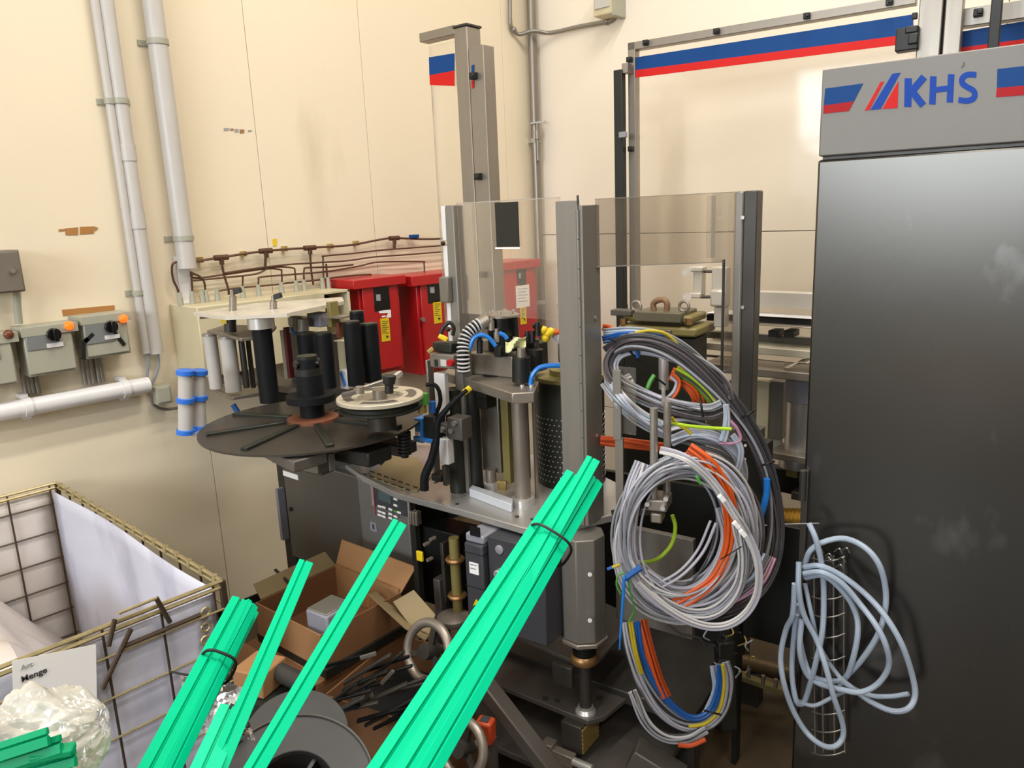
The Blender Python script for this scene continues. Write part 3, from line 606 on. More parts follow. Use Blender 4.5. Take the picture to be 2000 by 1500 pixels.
# gear rack block
x0 = F8.at(1115, 1420, -.07)[0]
MB().fbox(F8, -.055, .012, -.05, .05, zB - .105, zB - .016).build('rack_block', M['dark_steel'], t, bevel=.003)
b = MB()
for i in range(8):
    for j in range(6): b.fbox(F8, .012, .017, -.047 + i * .012, -.038 + i * .012, zB - .1 + j * .0135, zB - .091 + j * .0135)
b.build('rack_teeth', M['brass'], t, kind='stuff', label='knurled brass coloured rack face')
zC = zB - .13; MB().fbox(F8, -.45, .22, -.12, .3, zC - .02, zC).build('base_plate', M['dark_plate'], t, bevel=.003)
b = MB().fbox(F8, -.10, .0, -.085, -.058, zC, zC + .035); b.fbox(F8, -.1, -.065, -.09, -.055, zC + .035, zC + .05); b.build('guide_block', M['steel_warm'], t, bevel=.002)
MB().cyl(F8.p(.0, -.075, zC + .02), F8.p(.06, -.075, zC + .02), .012, n=14).build('pin', M['steel_bright'], t)
MB().fbox(F8, .03, .36, -.12, -.04, .0, zC - .021).build('frame_leg', M['dark_plate'], t, bevel=.004)
for x, y in ((-.42, -.08), (-.42, .25), (.18, .25)): MB().fbox(F8, x - .04, x + .04, y - .04, y + .04, .0, zC - .02).build('foot', M['dark_steel'], t, bevel=.003)
MB().rod(U(945, 1335, 1.9), U(1092, 1525, 1.78), .05, .04).build('frame_brace', M['dark_plate'], t, bevel=.004)
MB().rod(F8.p(-.5, -.0, zC - .07), F8.p(.25, -.0, zC - .07), .06, .06).build('frame_beam', M['dark_steel'], t, bevel=.004)
MB().rod(U(1235, 1470, 1.8), U(1330, 1530, 1.75), .07, .07).build('frame_beam', M['dark_plate'], t, bevel=.004)
b = MB().fbox(F8, -.55, .28, .12, .55, zB - .02, zB + .02); b.build('bed_plate', M['dark_steel'], t, bevel=.003)
for x in (-.5, .2):
    MB().fbox(F8, x, x + .05, .2, .25, 0, zB).build('frame_leg', M['dark_steel'], t, bevel=.003)
    MB().fbox(F8, x, x + .05, .5, .55, 0, TZ - .03).build('frame_leg', M['dark_steel'], t, bevel=.003)
MB().fbox(F8, -.3, .25, .5, .52, zB + .02, TZ - .03).build('back_sheet', M['black'], t)
b = MB().fbox(F8, .0, .5, .52, .56, .35, .75); b.build('rear_housing', M['black'], t, bevel=.003)
b = MB().fbox(F8, .05, .28, .1, .12, .55, .84); b.build('side_sheet', M['post_steel'], t, bevel=.002)
# hand wheels
def handwheel(c, ax, r, parent, nm):
    ax = Vector(ax).normalized(); w = MB().torus(c, ax, r, .0135, 36, 10).build('hand_wheel', M['steel_warm'], parent, label=nm)
    u, v = perp(ax); b = MB()
    for k in range(3):
        a = 2 * math.pi * k / 3 + .4; b.rod(Vector(c) - ax * .012, Vector(c) + (u * math.cos(a) + v * math.sin(a)) * r, .014, .012, ax)
    b.build('spoke', M['dark_steel'], w); MB().cyl(Vector(c) - ax * .03, Vector(c) + ax * .02, .022, n=16).build('hub', M['dark_steel'], w)
    return w
c = U(836, 1272, 1.9); ax = (-HD * .68 - RT * .55 + Vector((0, 0, .35))); handwheel(c, ax, .076, t, 'upper round steel hand wheel'); MB().cyl(c - ax.normalized() * .03, c - ax.normalized() * .1 + Vector((.0, 0, 0)), .01, n=12).build('wheel_shaft', M['dark_steel'], t)
c = U(903, 1462, 1.75); handwheel(c, -HD * .68 - RT * .55 + Vector((0, 0, .35)), .07, t, 'lower round steel hand wheel'); ax2 = (-HD * .68 - RT * .55 + Vector((0, 0, .35))).normalized(); MB().cyl(c - ax2 * .03, c - ax2 * .10, .01, n=12).build('wheel_shaft', M['steel_warm'], t)
c = U(948, 1427, 1.82); Fo = Fr((c.x, c.y), 20)
b = MB().fbox(Fo, -.024, .024, -.018, .022, c.z - .033, c.z + .033); b.build('position_counter', M['orange'], t, bevel=.007, label='orange position counter')
MB().cyl(Fo.p(0, -.019, c.z - .012), Fo.p(0, -.017, c.z - .012), .012, n=14).build('counter_hole', M['black'], t)
MB().fbox(Fo, -.012, .012, -.01, .015, c.z + .0331, c.z + .0345).build('counter_window', M['ink'], t)
MB().fbox(Fo, -.02, .02, .0, .03, 0, c.z - .033).build('counter_post', M['dark_plate'], t)
# ------------------------------------------------------------------ table
pix = [(640, 885), (700, 926), (773, 962), (900, 995), (1022, 1030), (1052, 1034), (1085, 1030), (1140, 1018), (1203, 1004), (1225, 985), (1220, 950), (1120, 900), (960, 875), (800, 868)]
tb = thing('machine_table', 'silver machine table plate carrying the labelling drum and rods', 'machine table', ZP(1000, 960, TZ - .022))
slabz(pix, TZ, .022).build('table_plate', M['plate_top'], tb, bevel=.003)
for px, py in ((893, 985), (1010, 1010), (1040, 1015)): c = ZP(px, py, TZ); MB().cyl(c, c + Vector((0, 0, .003)), .006, n=10).build('screw', M['dark_steel'], tb)
b = MB().prism([ZP(px, py, TZ + .0) for px, py in ((917, 970), (923, 962), (1003, 990), (1001, 1000), (997, 1001))], (0, 0, .026)); b.build('clamp_bar', M['silver'], tb, bevel=.002)
# beige slotted cover over control cabinet
b = slabz([(722, 928), (778, 951), (815, 958), (842, 930), (815, 893), (770, 885)], TZ + .006, .006); b.build('slotted_cover', M['kraft'], tb, bevel=.001)
sl = MB()
for i in range(7):
    px, py = 722 + i * 14, 919 + i * 5.0
    sl.prism([ZP(px + dx, py + dy, TZ + .0062) for dx, dy in ((0, 0), (9, 3), (9, 5), (0, 2))], (0, 0, .0008))
    sl.prism([ZP(px - 14 + dx, py + 5 + dy, TZ + .0062) for dx, dy in ((0, 0), (9, 3), (9, 5), (0, 2))], (0, 0, .0008))
sl.build('vent_slot', M['dark_hole'], tb)
# ------------------------------------------------------------------ control cabinet under the reel disc
Cf = Fr(U(705, 932, 2.46), 2)
cz1 = Cf.at(705, 932)[1]; cz0 = Cf.at(700, 1142)[1]
xa = Cf.at(556, 950)[0]; xm = Cf.at(706, 1000)[0]; xb = Cf.at(800, 1000)[0]
t = thing('control_cabinet', 'grey control cabinet with keypad under the round black reel disc', 'control cabinet', Cf.p((xa + xb) / 2, .15, cz0))
MB().fbox(Cf, xa, xm - .002, 0, .2, cz0, cz1 - .004).build('cabinet_body', M['cab_grey'], t, bevel=.004)
MB().fbox(Cf, xm, xb - .03, .03, .2, cz0 + .03, cz1 - .01).build('cabinet_back', M['black'], t)
MB().fbox(Cf, xm, xb, -.006, .028, cz0 + .01, cz1 - .004).build('cabinet_front', M['cab_light'], t, bevel=.004)
c = Cf.pt(569, 994, -.001); b = MB().cyl(c, c - Cf.y * .006, .008, n=14); b.build('lock', M['black'], t)
MB().pbox(Cf, (552, 919), (582, 938), -.003, 0).build('white_sticker', M['paper'], t)
MB().pbox(Cf, (537, 955), (553, 1056), .03, .06).build('edge_sheet', M['grey_light'], t)
fy = -.006
MB().pbox(Cf, (722, 940), (800, 1012), fy - .008, fy).build('panel_frame', M['steel_bright'], t, bevel=.002)
MB().pbox(Cf, (728, 949), (796, 1010), fy - .010, fy - .008).build('key_panel', M['ink'], t)
MB().pbox(Cf, (728, 949), (734, 1006), fy - .0115, fy - .010).build('red_edge', M['red_print'], t)
MB().pbox(Cf, (738, 957), (764, 984), fy - .0115, fy - .010).build('display', M['screen'], t)
for i, (px, py) in enumerate(((737, 986), (745, 988), (737, 996), (745, 999), (737, 1003), (745, 1006), (758, 992), (758, 1001), (758, 1009), (768, 972), (768, 984), (768, 996), (768, 1006), (775, 998))):
    MB().pbox(Cf, (px, py), (px + 7.5, py + 6.5), fy - .013, fy - .010).build('key', M['c_green'] if i == 11 else M['paper'], t, bevel=.0008)
MB().pbox(Cf, (722, 1018), (736, 1040), fy - .003, fy).build('warning_sign', M['grey_light'], t)
MB().pbox(Cf, (727, 1024), (731, 1034), fy - .004, fy - .003).build('sign_print', M['ink'], t)
MB().pbox(Cf, (753, 1036), (764, 1058), fy - .003, fy).build('warning_sign', M['grey_light'], t)
c = Cf.pt(759, 1100, fy); b = MB().cyl(c, c - Cf.y * .02, .018, n=18); b.fbox(Cf, (c - Cf.P).dot(Cf.x) - .005, (c - Cf.P).dot(Cf.x) + .005, fy - .032, fy - .02, c.z - .017, c.z + .017); b.build('rotary_switch', M['grey_light'], t, bevel=.002)
MB().fbox(Cf, xm - .012, xm - .002, -.012, -.001, cz0 + .03, cz0 + .1).build('hinge', M['anthracite'], t)
# silver profile by the keypad, dark machinery under the table
Dk = Fr(U(860, 1080, 2.12), 8)
t = thing('profile_rail', 'short silver slotted profile under the table edge beside the keypad', 'profile', U(812, 1030, 2.3))
Pr = Fr(U(806, 1000, 2.16), 8); b = MB()
xa, za = Pr.at(798, 985); xb, zb2 = Pr.at(817, 1028)
for i in range(3): b.fbox(Pr, xa + i * .011, xa + i * .011 + .008, -.002, .02, zb2, TZ - .023)
b.fbox(Pr, xa, xa + .03, .004, .02, zb2, TZ - .023); b.build('profile_body', M['alu'], t, bevel=.001)
MB().fbox(Pr, xa + .002, xa + .02, .0, .02, .3, zb2 - .001).build('lower_bar', M['black'], t)
MB().pbox(Pr, (812, 1076), (825, 1098), -.01, -.002).build('yellow_tag', M['yellow'], t, label='yellow tag', bevel=.002)
t = thing('drive_unit', 'dark drive shafts and gear housing under the machine table', 'machine drive', U(870, 1190, 2.2))
Du = Fr(U(850, 1100, 2.2), 8)
MB().pbox(Du, (815, 1025), (905, 1200), .1, .2).build('housing', M['black'], t, bevel=.004)
MB().pbox(Du, (858, 1060), (872, 1180), 0, .05).build('vertical_bar', M['dark_steel'], t, bevel=.003)
c0 = U(886, 1050, 2.16); c1 = U(887, 1200, 2.16); c1 = Vector((c0.x, c0.y, c1.z)); MB().cyl(c1, c0, .016, n=14).build('drive_shaft', M['olive'], t)
for f in (.25, .72): c = c0.lerp(c1, f); MB().lathe(c, (0, 0, -1), [(.026, 0), (.03, .006), (.026, .014)], 18).build('shaft_collar', M['bronze'], t)
MB().pbox(Du, (845, 1130), (866, 1260), -.01, .03).build('vertical_bar', M['dark_plate'], t, bevel=.003)
MB().lathe(U(886, 1215, 2.14), (0, 0, 1), [(.045, 0), (.05, .01), (.05, .02), (.03, .03)], 20).build('lower_hub', M['steel_warm'], t)
for px, py in ((838, 1060), (844, 1090), (850, 1050)): c = U(px, py, 2.15); MB().cyl(c, c + Vector((0, -.02, 0)), .006, n=8).build('bolt', M['steel_warm'], t)
t = thing('servo_drive', 'narrow dark grey inverter with white label and yellow warning triangle', 'inverter', U(940, 1205, 2.05))
Sv = Fr(U(908, 1050, 2.0), 8)
sx0 = Sv.at(907, 1080)[0]; sx1 = Sv.at(942, 1080)[0]; sz0 = Sv.at(920, 1212)[1]; sz1 = TZ - .03
MB().fbox(Sv, sx0, sx1, 0, .16, sz0, Sv.at(920, 1062)[1]).build('drive_body', M['anthracite'], t, bevel=.005)
MB().fbox(Sv, sx0, sx1, .008, .16, Sv.at(920, 1062)[1], sz1).build('drive_head', M['grey_light'], t, bevel=.005)
MB().pbox(Sv, (917, 1027), (937, 1050), .004, .008).build('head_window', M['black_gloss'], t)
MB().pbox(Sv, (916, 1097), (935, 1124), -.002, 0).build('white_label', M['paper'], t)
poly(Sv, [(918, 1101), (932, 1104), (932, 1106), (918, 1103)], -.0022, .0006).build('label_print', M['ink_light'], t)
poly(Sv, [(918, 1108), (930, 1111), (930, 1113), (918, 1110)], -.0022, .0006).build('label_print', M['ink_light'], t)
poly(Sv, [(930, 1170), (937, 1177), (924, 1183)], -.001).build('warning_triangle', M['yellow'], t, label='yellow warning triangle')
for py in (1080, 1145): MB().fbox(Sv, sx0 - .001, sx1 + .001, -.001, .1, Sv.at(920, py)[1] - .001, Sv.at(920, py)[1] + .001).build('seam', M['black'], t)
t = thing('dark_housing', 'dark blue-grey machine housing beside the inverter under the table', 'housing', U(1000, 1205, 2.05))
MB().fbox(Sv, sx1 + .004, sx1 + .19, .02, .2, sz0 - .02, sz1).build('housing_body', M['anthracite'], t, bevel=.004)
c = Sv.pt(976, 1073, .02); MB().lathe(c, -Sv.y, [(.013, 0), (.013, .004), (.008, .006)], 16).build('lock', M['grey_light'], t)
c = Sv.pt(978, 1117, .02); b = MB().cyl(c, c - Sv.y * .02, .012, n=12); b.rod(c - Sv.y * .015, c - Sv.y * .015 + Vector((.02, 0, -.012)), .008, .01); b.build('latch', M['steel_bright'], t, bevel=.002)
t = thing('elbow_pipe', 'grey elbow pipe stub behind the green profile bundle', 'pipe', U(1020, 1190, 1.95))
MB().tube([U(985, 1180, 2.05), U(1010, 1200, 1.98), U(1032, 1203, 1.95), U(1040, 1180, 1.95), U(1036, 1150, 2.0)], .02, 12).build('pipe', M['grey_light'], t)
MB().tube([U(1050, 1110, 1.93), U(1057, 1140, 1.92), U(1070, 1165, 1.92)], .005, 8).build('thin_blue_hose', M['c_blue'], t)
# ------------------------------------------------------------------ guard posts and clear screens on the machine
pc = Mf.P
zpt = U(1133, 391, 1.95).z
cp = thing('machine_post', 'grey hinged centre post standing on the silver machine table', 'post', Mf.p(-.03, .04, TZ))
MB().fbox(Mf, -.064, 0, 0, .012, TZ, zpt).build('post_leaf', M['post_steel'], cp, bevel=.002)
MB().fbox(Mf, -.064, -.054, .012, .07, TZ, zpt).build('post_leaf', M['post_steel'], cp, bevel=.002)
MB().fbox(Mf, .0005, .012, .002, .092, TZ, zpt - .012).build('post_leaf', M['post_steel'], cp, bevel=.002)
n = 11
for i in range(n):
    z0 = TZ + .03 + (zpt - TZ - .05) * i / n; z1 = TZ + .03 + (zpt - TZ - .05) * (i + 1) / n - .002
    MB().cyl(Mf.p(.0, .001, z0), Mf.p(.0, .001, z1), .005, n=14, smooth=False).build('hinge_knuckle', M['post_steel'], cp)
MB().fbox(Mf, .0, .004, -.003, .001, zpt - .01, zpt + .012).build('hinge_pin', M['dark_steel'], cp)
for z in (zpt - .3, zpt - .62): MB().cyl(Mf.p(.012, .06, z), Mf.p(.015, .06, z), .005, n=8).build('screw', M['steel'], cp)
# left post
dl = (ZP(890, 962, TZ) - CAM).dot(HD)
Lp = Fr(U(892, 700, dl), 8)
lx0 = Lp.at(886, 700)[0] ; zl = Lp.at(892, 400)[1]
lp = thing('machine_post', 'slim grey post with white strips at the left end of the clear guard', 'post', Lp.p(lx0, .02, TZ))
MB().fbox(Lp, lx0, lx0 + .03, 0, .05, TZ, zl).build('post_profile', M['post_steel'], lp, bevel=.003)
for a, b in ((402, 470), (480, 545), (592, 640), (646, 690)):
    MB().fbox(Lp, lx0 - .016, lx0 - .001, .0, .03, Lp.at(880, b)[1], Lp.at(880, a)[1]).build('white_strip', M['white_plastic'], lp, bevel=.002)
MB().fbox(Lp, lx0 - .022, lx0 + .012, -.022, -.001, Lp.at(880, 590)[1], Lp.at(880, 540)[1]).build('latch_block', M['brown_grey'], lp, bevel=.004)
for py in (475, 643): c = Lp.p(lx0 - .01, -.006, Lp.at(880, py)[1]); MB().ball(c, .007, 10, 6).build('knob', M['black'], lp)
# right post
Rp = Fr(U(1452, 500, 2.45), 8); zr = Rp.at(1452, 373)[1]
rp = thing('machine_post', 'dark grey post at the right end of the clear guard, behind the cables', 'post', Rp.p(0, .03, 0))
MB().fbox(Rp, Rp.at(1433, 500)[0], Rp.at(1450, 500)[0], -.004, .05, 0, zr).build('post_profile', M['post_steel'], rp, bevel=.006)
MB().fbox(Rp, Rp.at(1450, 500)[0], Rp.at(1476, 500)[0], .0, .06, 0, zr).build('post_profile', M['dark_steel'], rp, bevel=.004)
for py in (425, 600): c = Rp.pt(1451, py, -.005); MB().cyl(c, c - Rp.y * .004, .006, n=10).build('screw', M['steel'], rp)
MB().fbox(Rp, -.08, .08, -.06, .12, 0, .012).build('foot_plate', M['dark_steel'], rp)
def pane(P0, P1, za, zb, name, m, parent, th=.004):
    P0 = Vector((P0.x, P0.y, 0)); P1 = Vector((P1.x, P1.y, 0)); nrm = (P1 - P0).cross(Vector((0, 0, 1))).normalized() * th
    return MB().prism([P0 + Vector((0, 0, za)), P1 + Vector((0, 0, za)), P1 + Vector((0, 0, zb)), P0 + Vector((0, 0, zb))], nrm).build(name, m, parent)
PL = Lp.p(lx0 + .031, .02, 0); PC = Mf.p(-.066, .03, 0)
ac = thing('clear_screen', 'clear guard screen left of the centre post with a black sticker', 'clear screen', PL.lerp(PC, .5) + Vector((0, 0, 1.36)))
zs = Lp.at(892, 398)[1]
pane(PL, PC, 1.42, zs, 'clear_sheet', M['acrylic_pink'], ac)
pane(PL, PC, zs, zs + .003, 'sheet_edge', M['acrylic_edge'], ac)
Pn = Fr(PL, math.degrees(math.atan2((PC - PL).y, (PC - PL).x)))
MB().pbox(Pn, (966, 396), (1014, 482), -.008, -.0055).build('black_sticker', M['black'], ac, label='square black sticker')
MB().pbox(Pn, (967, 483), (1015, 486), -.008, -.0055).build('sticker_edge', M['paper'], ac)
P0 = Mf.p(.016, .07, 0); P1 = Rp.p(Rp.at(1433, 500)[0] - .002, .02, 0)
ac = thing('clear_screen', 'clear notched guard screen between the centre post and the right post', 'clear screen', P0.lerp(P1, .5) + Vector((0, 0, 1.3)))
Pr2 = Fr(P0, math.degrees(math.atan2((P1 - P0).y, (P1 - P0).x)))
xe, ze = Pr2.at(1415, 512); L = (P1 - P0).length; xb_, zb_ = Pr2.at(1200, 517); zt0 = Pr2.at(1200, 388)[1]; zt1 = Pr2.at(1425, 375)[1]; zbt = Pr2.at(1415, 725)[1]
MB().prism([Pr2.p(0, 0, zb_), Pr2.p(xe, 0, ze), Pr2.p(xe, 0, zbt), Pr2.p(L, 0, zbt), Pr2.p(L, 0, zt1), Pr2.p(0, 0, zt0)], Pr2.y * .005).build('clear_sheet', M['acrylic_pink'], ac)
MB().rod(Pr2.p(0, .0025, zb_), Pr2.p(xe, .0025, ze), .006, .003).build('sheet_edge', M['acrylic_edge'], ac)
MB().rod(Pr2.p(0, .0025, zt0), Pr2.p(L, .0025, zt1), .006, .002).build('sheet_edge', M['acrylic_edge'], ac)
xj0, zj0 = Pr2.at(1386, 508); xj1, zj1 = Pr2.at(1396, 382)
MB().fbox(Pr2, xj0, xj1, -.004, -.001, zj0 + .006, zj1).build('sheet_joint', M['acrylic_edge'], ac)
MB().rod(Pr2.p(xe, .0025, zbt), Pr2.p(xe, .0025, ze + .008), .006, .007).build('sheet_edge', M['dark_steel'], ac)
# ------------------------------------------------------------------ labelling head with perforated drum
lh = thing('labelling_head', 'labelling head with dark perforated drum, steel pillars and corrugated hose', 'labelling head', ZP(990, 960, TZ))
dc = U(1114, 840, 2.33); zd0 = U(1114, 945, 2.33).z; zd1 = U(1114, 738, 2.33).z; dr = .108
MB().lathe((dc.x, dc.y, zd0), (0, 0, 1), [(dr, 0), (dr, zd1 - zd0)], 40).build('drum', M['drum'], lh, label='dark perforated drum')
b = MB()
for i in range(44):
    for j in range(13):
        a = 2 * math.pi * (i + .5 * (j % 2)) / 44; q = Vector((dc.x + math.cos(a) * dr, dc.y + math.sin(a) * dr, zd0 + .04 + j * .0165)); nn = Vector((math.cos(a), math.sin(a), 0)); u = Vector((-nn.y, nn.x, 0)) * .003; w = Vector((0, 0, .0022))
        b.prism([q + u, q + w, q - u, q - w], nn * .0006)
b.build('perforation', M['steel_bright'], lh, kind='stuff')
b = MB()
for i in range(60):
    a = 2 * math.pi * i / 60; nn = Vector((math.cos(a), math.sin(a), 0)); b.rod(Vector((dc.x, dc.y, zd0 - .012)) + nn * .1, Vector((dc.x, dc.y, zd0 - .012)) + nn * .112, .005, .02)
b.build('gear_teeth', M['steel_warm'], lh, kind='stuff')
MB().lathe((dc.x, dc.y, TZ), (0, 0, 1), [(.05, 0), (.05, zd0 - TZ - .022)], 24).build('drum_base', M['dark_steel'], lh)
MB().lathe((dc.x, dc.y, zd1), (0, 0, 1), [(dr * .98, 0), (dr * .98, .012), (.06, .014), (.06, .03), (.045, .032)], 36).build('drum_cap', M['olive'], lh)
# pillars
def pillar(px, py, r, ztop, m, nm, fl=None):
    c = ZP(px, py, TZ); MB().cyl((c.x, c.y, TZ), (c.x, c.y, ztop), r, n=22).build(nm, M[m], lh)
    if fl:
        MB().lathe((c.x, c.y, TZ), (0, 0, 1), [(fl, 0), (fl, .022), (fl * .8, .024)], 24).build('pillar_foot', M['steel_bright'], lh)
    return c
c1 = ZP(1022, 985, TZ); d1 = (c1 - CAM).dot(HD); zp = U(1022, 772, d1).z
pillar(1022, 985, .0235, zp, 'steel_warm', 'pillar', .034)
pillar(1049, 972, .006, zp, 'steel', 'thin_rod')
pillar(960, 955, .017, U(960, 930, 2.2).z, 'steel_warm', 'short_pillar', .024)
c2 = ZP(898, 958, TZ)
MB().cyl((c2.x, c2.y, TZ), (c2.x, c2.y, zp - .004), .030, n=22).build('dark_pillar', M['drum'], lh)
MB().cyl((c2.x + .04, c2.y + .035, TZ), (c2.x + .04, c2.y + .035, zp - .004), .022, n=20).build('dark_pillar', M['black'], lh)
# top plate
pts = [(868, 727), (935, 747), (1000, 768), (1043, 766), (1052, 745), (1012, 727), (930, 712), (880, 712)]
MB().prism([ZP(px, py, zp + .032) - Vector((0, 0, .03)) for px, py in pts], (0, 0, .03)).build('top_plate', M['steel_warm'], lh, bevel=.003)
zq = zp + .032
for px, py in ((1020, 755), (1038, 756)): c = ZP(px, py, zq); MB().cyl(c, c + Vector((0, 0, .006)), .007, n=10).build('screw', M['steel_bright'], lh)
Hf = Fr(ZP(960, 735, zq), 8)
MB().fbox(Hf, Hf.at(915, 715)[0], Hf.at(1003, 715)[0], 0, .10, zq, Hf.at(960, 692)[1]).build('head_block', M['steel_warm'], lh, bevel=.005)
c = ZP(962, 733, zq); MB().lathe(c, (0, 0, 1), [(.03, 0), (.028, .003)], 20).build('recess', M['dark_hole'], lh)
MB().fbox(Hf, Hf.at(930, 715)[0], Hf.at(968, 715)[0], .03, .1, Hf.at(960, 692)[1], Hf.at(960, 668)[1]).build('head_block', M['steel_warm'], lh, bevel=.005)
MB().fbox(Hf, Hf.at(1055, 700)[0], Hf.at(1105, 700)[0], .09, .18, Hf.at(1055, 722)[1], Hf.at(1055, 676)[1]).build('side_block', M['steel_warm'], lh, bevel=.01)
# plates between table and top plate
Vp = Fr(ZP(955, 950, TZ), 8)
MB().fbox(Vp, Vp.at(940, 860)[0], Vp.at(976, 860)[0], .0, .05, TZ + .05, zp + .001).build('side_plate', M['alu'], lh, bevel=.003)
MB().fbox(Vp, Vp.at(933, 860)[0], Vp.at(941, 860)[0], -.006, .0, Vp.at(937, 910)[1], Vp.at(937, 815)[1]).build('bright_edge', M['steel_bright'], lh, bevel=.002)
MB().fbox(Vp, Vp.at(978, 860)[0], Vp.at(992, 860)[0], .005, .06, TZ + .02, zp + .001).build('brass_bar', M['olive'], lh, bevel=.002)
MB().fbox(Vp, Vp.at(992, 860)[0], Vp.at(1006, 860)[0], .03, .08, TZ + .02, zp + .001).build('dark_bar', M['dark_hole'], lh, bevel=.002)
MB().pbox(Vp, (968, 938), (988, 962), -.008, .0).build('brass_block', M['brass'], lh, bevel=.002)
# sensors, motor, blocks at the left front
b = MB().pbox(Vp, (919, 746), (951, 800), -.05, -.005); b.pbox(Vp, (923, 752), (947, 770), -.056, -.05); b.pbox(Vp, (923, 776), (947, 782), -.056, -.05); b.build('camera_body', M['black'], lh, bevel=.004, label='black sensor head')
MB().rod(U(905, 768, 2.13), U(919, 757, 2.13), .018, .016).build('yellow_plug', M['yellow'], lh, bevel=.003, label='yellow plug')
Bf = Fr(U(880, 845, 2.14), 8)
b = MB().pbox(Bf, (872, 815), (903, 862), .0, .05); b.pbox(Bf, (856, 826), (874, 848), .0, .03); b.build('grey_bracket', M['dark_plate'], lh, bevel=.003)
for px, py in ((866, 838), (884, 840), (890, 826)): c = Bf.pt(px, py, 0); MB().cyl(c, c - Bf.y * .012, .008, n=10).build('bolt', M['steel'], lh)
b = MB().pbox(Bf, (826, 812), (852, 866), -.02, .03); b.build('sensor_body', M['black'], lh, bevel=.003)
b = MB().pbox(Bf, (808, 816), (826, 866), -.022, .028); b.pbox(Bf, (806, 852), (850, 868), -.026, .03); b.build('sensor_face', M['blue_sensor'], lh, bevel=.003, label='blue sensor housing')
MB().pbox(Bf, (812, 843), (820, 852), -.0235, -.022).build('sensor_label', M['paper'], lh)
MB().pbox(Bf, (846, 728), (872, 812), .045, .065).build('white_block', M['white_plastic'], lh, bevel=.003)
MB().pbox(Bf, (856, 856), (876, 909), -.01, .02).build('white_block', M['white_plastic'], lh, bevel=.003)
MB().pbox(Bf, (862, 909), (872, 950), -.0, .02).build('grey_holder', M['dark_steel'], lh, bevel=.003)
MB().pbox(Bf, (841, 925), (862, 943), -.0, .05).build('foot_block', M['black'], lh, bevel=.004)
MB().pbox(Bf, (834, 704), (846, 945), .05, .08).build('upright_strip', M['alu'], lh, bevel=.002)
MB().pbox(Bf, (838, 690), (886, 722), .035, .09).build('control_box', M['brown_grey'], lh, bevel=.004, label='small grey control box')
MB().pbox(Bf, (860, 702), (872, 716), .033, .035).build('box_display', M['c_white'], lh)
MB().pbox(Bf, (848, 702), (855, 716), .033, .035).build('box_display', M['black'], lh)
c = Bf.pt(883, 708, .035); MB().cyl(c, c - Bf.y * .014, .010, n=14).build('red_button', M['red_print'], lh, label='red button')
b = MB().pbox(Bf, (844, 668), (882, 690), .045, .085); b.build('valve_block', M['drum'], lh, bevel=.004)
MB().rod(U(857, 655, 2.2), U(874, 664, 2.2), .016, .014).build('yellow_plug', M['yellow'], lh, bevel=.003, label='yellow plug')
MB().rod(U(836, 688, 2.2), U(846, 680, 2.2), .012, .012).build('brass_fitting', M['brass'], lh, bevel=.002)
MB().tube([U(*p, 2.2) for p in ((860, 655), (866, 640), (878, 630), (886, 640), (884, 655))], .006, 8).build('cable', M['black'], lh)
MB().tube([U(px, py, 2.10) for px, py in ((912, 762), (895, 776), (872, 800), (855, 825), (852, 860), (842, 900), (830, 930), (829, 957))], [.006, .008, .009, .01, .012, .013, .013], 10).build('cable', M['black_rubber'], lh)
MB().tube([U(px, py, 2.14) for px, py in ((832, 752), (845, 750), (856, 760), (860, 785), (850, 812))], .006, 8).build('cable', M['black_rubber'], lh)
MB().cyl(U(829, 790, 2.14), U(828, 768, 2.14), .012, n=12).build('green_cap', M['c_green'], lh)
MB().cyl(U(825, 806, 2.14), U(824, 790, 2.14), .013, n=12).build('connector', M['brass'], lh)
MB().cyl(U(845, 805, 2.13), U(845, 784, 2.13), .009, n=10).build('blue_cap', M['c_blue'], lh)
# corrugated hose
hp = cr([U(906, 727, 2.16), U(905, 700, 2.16), U(905, 675, 2.17), U(911, 655, 2.18), U(925, 640, 2.19), U(941, 630, 2.2), U(952, 625, 2.2)], 8)
b = MB(); w = MB()
b.tube(hp, .0145, 14, 1)
acc = 0; last = hp[0]
ln = sum((hp[i + 1] - hp[i]).length for i in range(len(hp) - 1)); N = int(ln / .0105)
def along(P, s):
    for i in range(len(P) - 1):
        l = (P[i + 1] - P[i]).length
        if s <= l: return P[i].lerp(P[i + 1], s / l), (P[i + 1] - P[i]).normalized()
        s -= l
    return P[-1], (P[-1] - P[-2]).normalized()
for i in range(N):
    q, tdir = along(hp, (i + .5) * ln / N); w.lathe(q - tdir * .0028, tdir, [(.0152, 0), (.0192, .0014), (.0192, .0042), (.0152, .0056)], 16)
ho = b.build('hose_core', M['black_rubber'], lh); w.build('hose_rib', M['c_white'], ho, kind='stuff')
MB().cyl(U(940, 632, 2.2), U(956, 622, 2.2), .021, n=16).build('hose_collar', M['steel_warm'], lh)
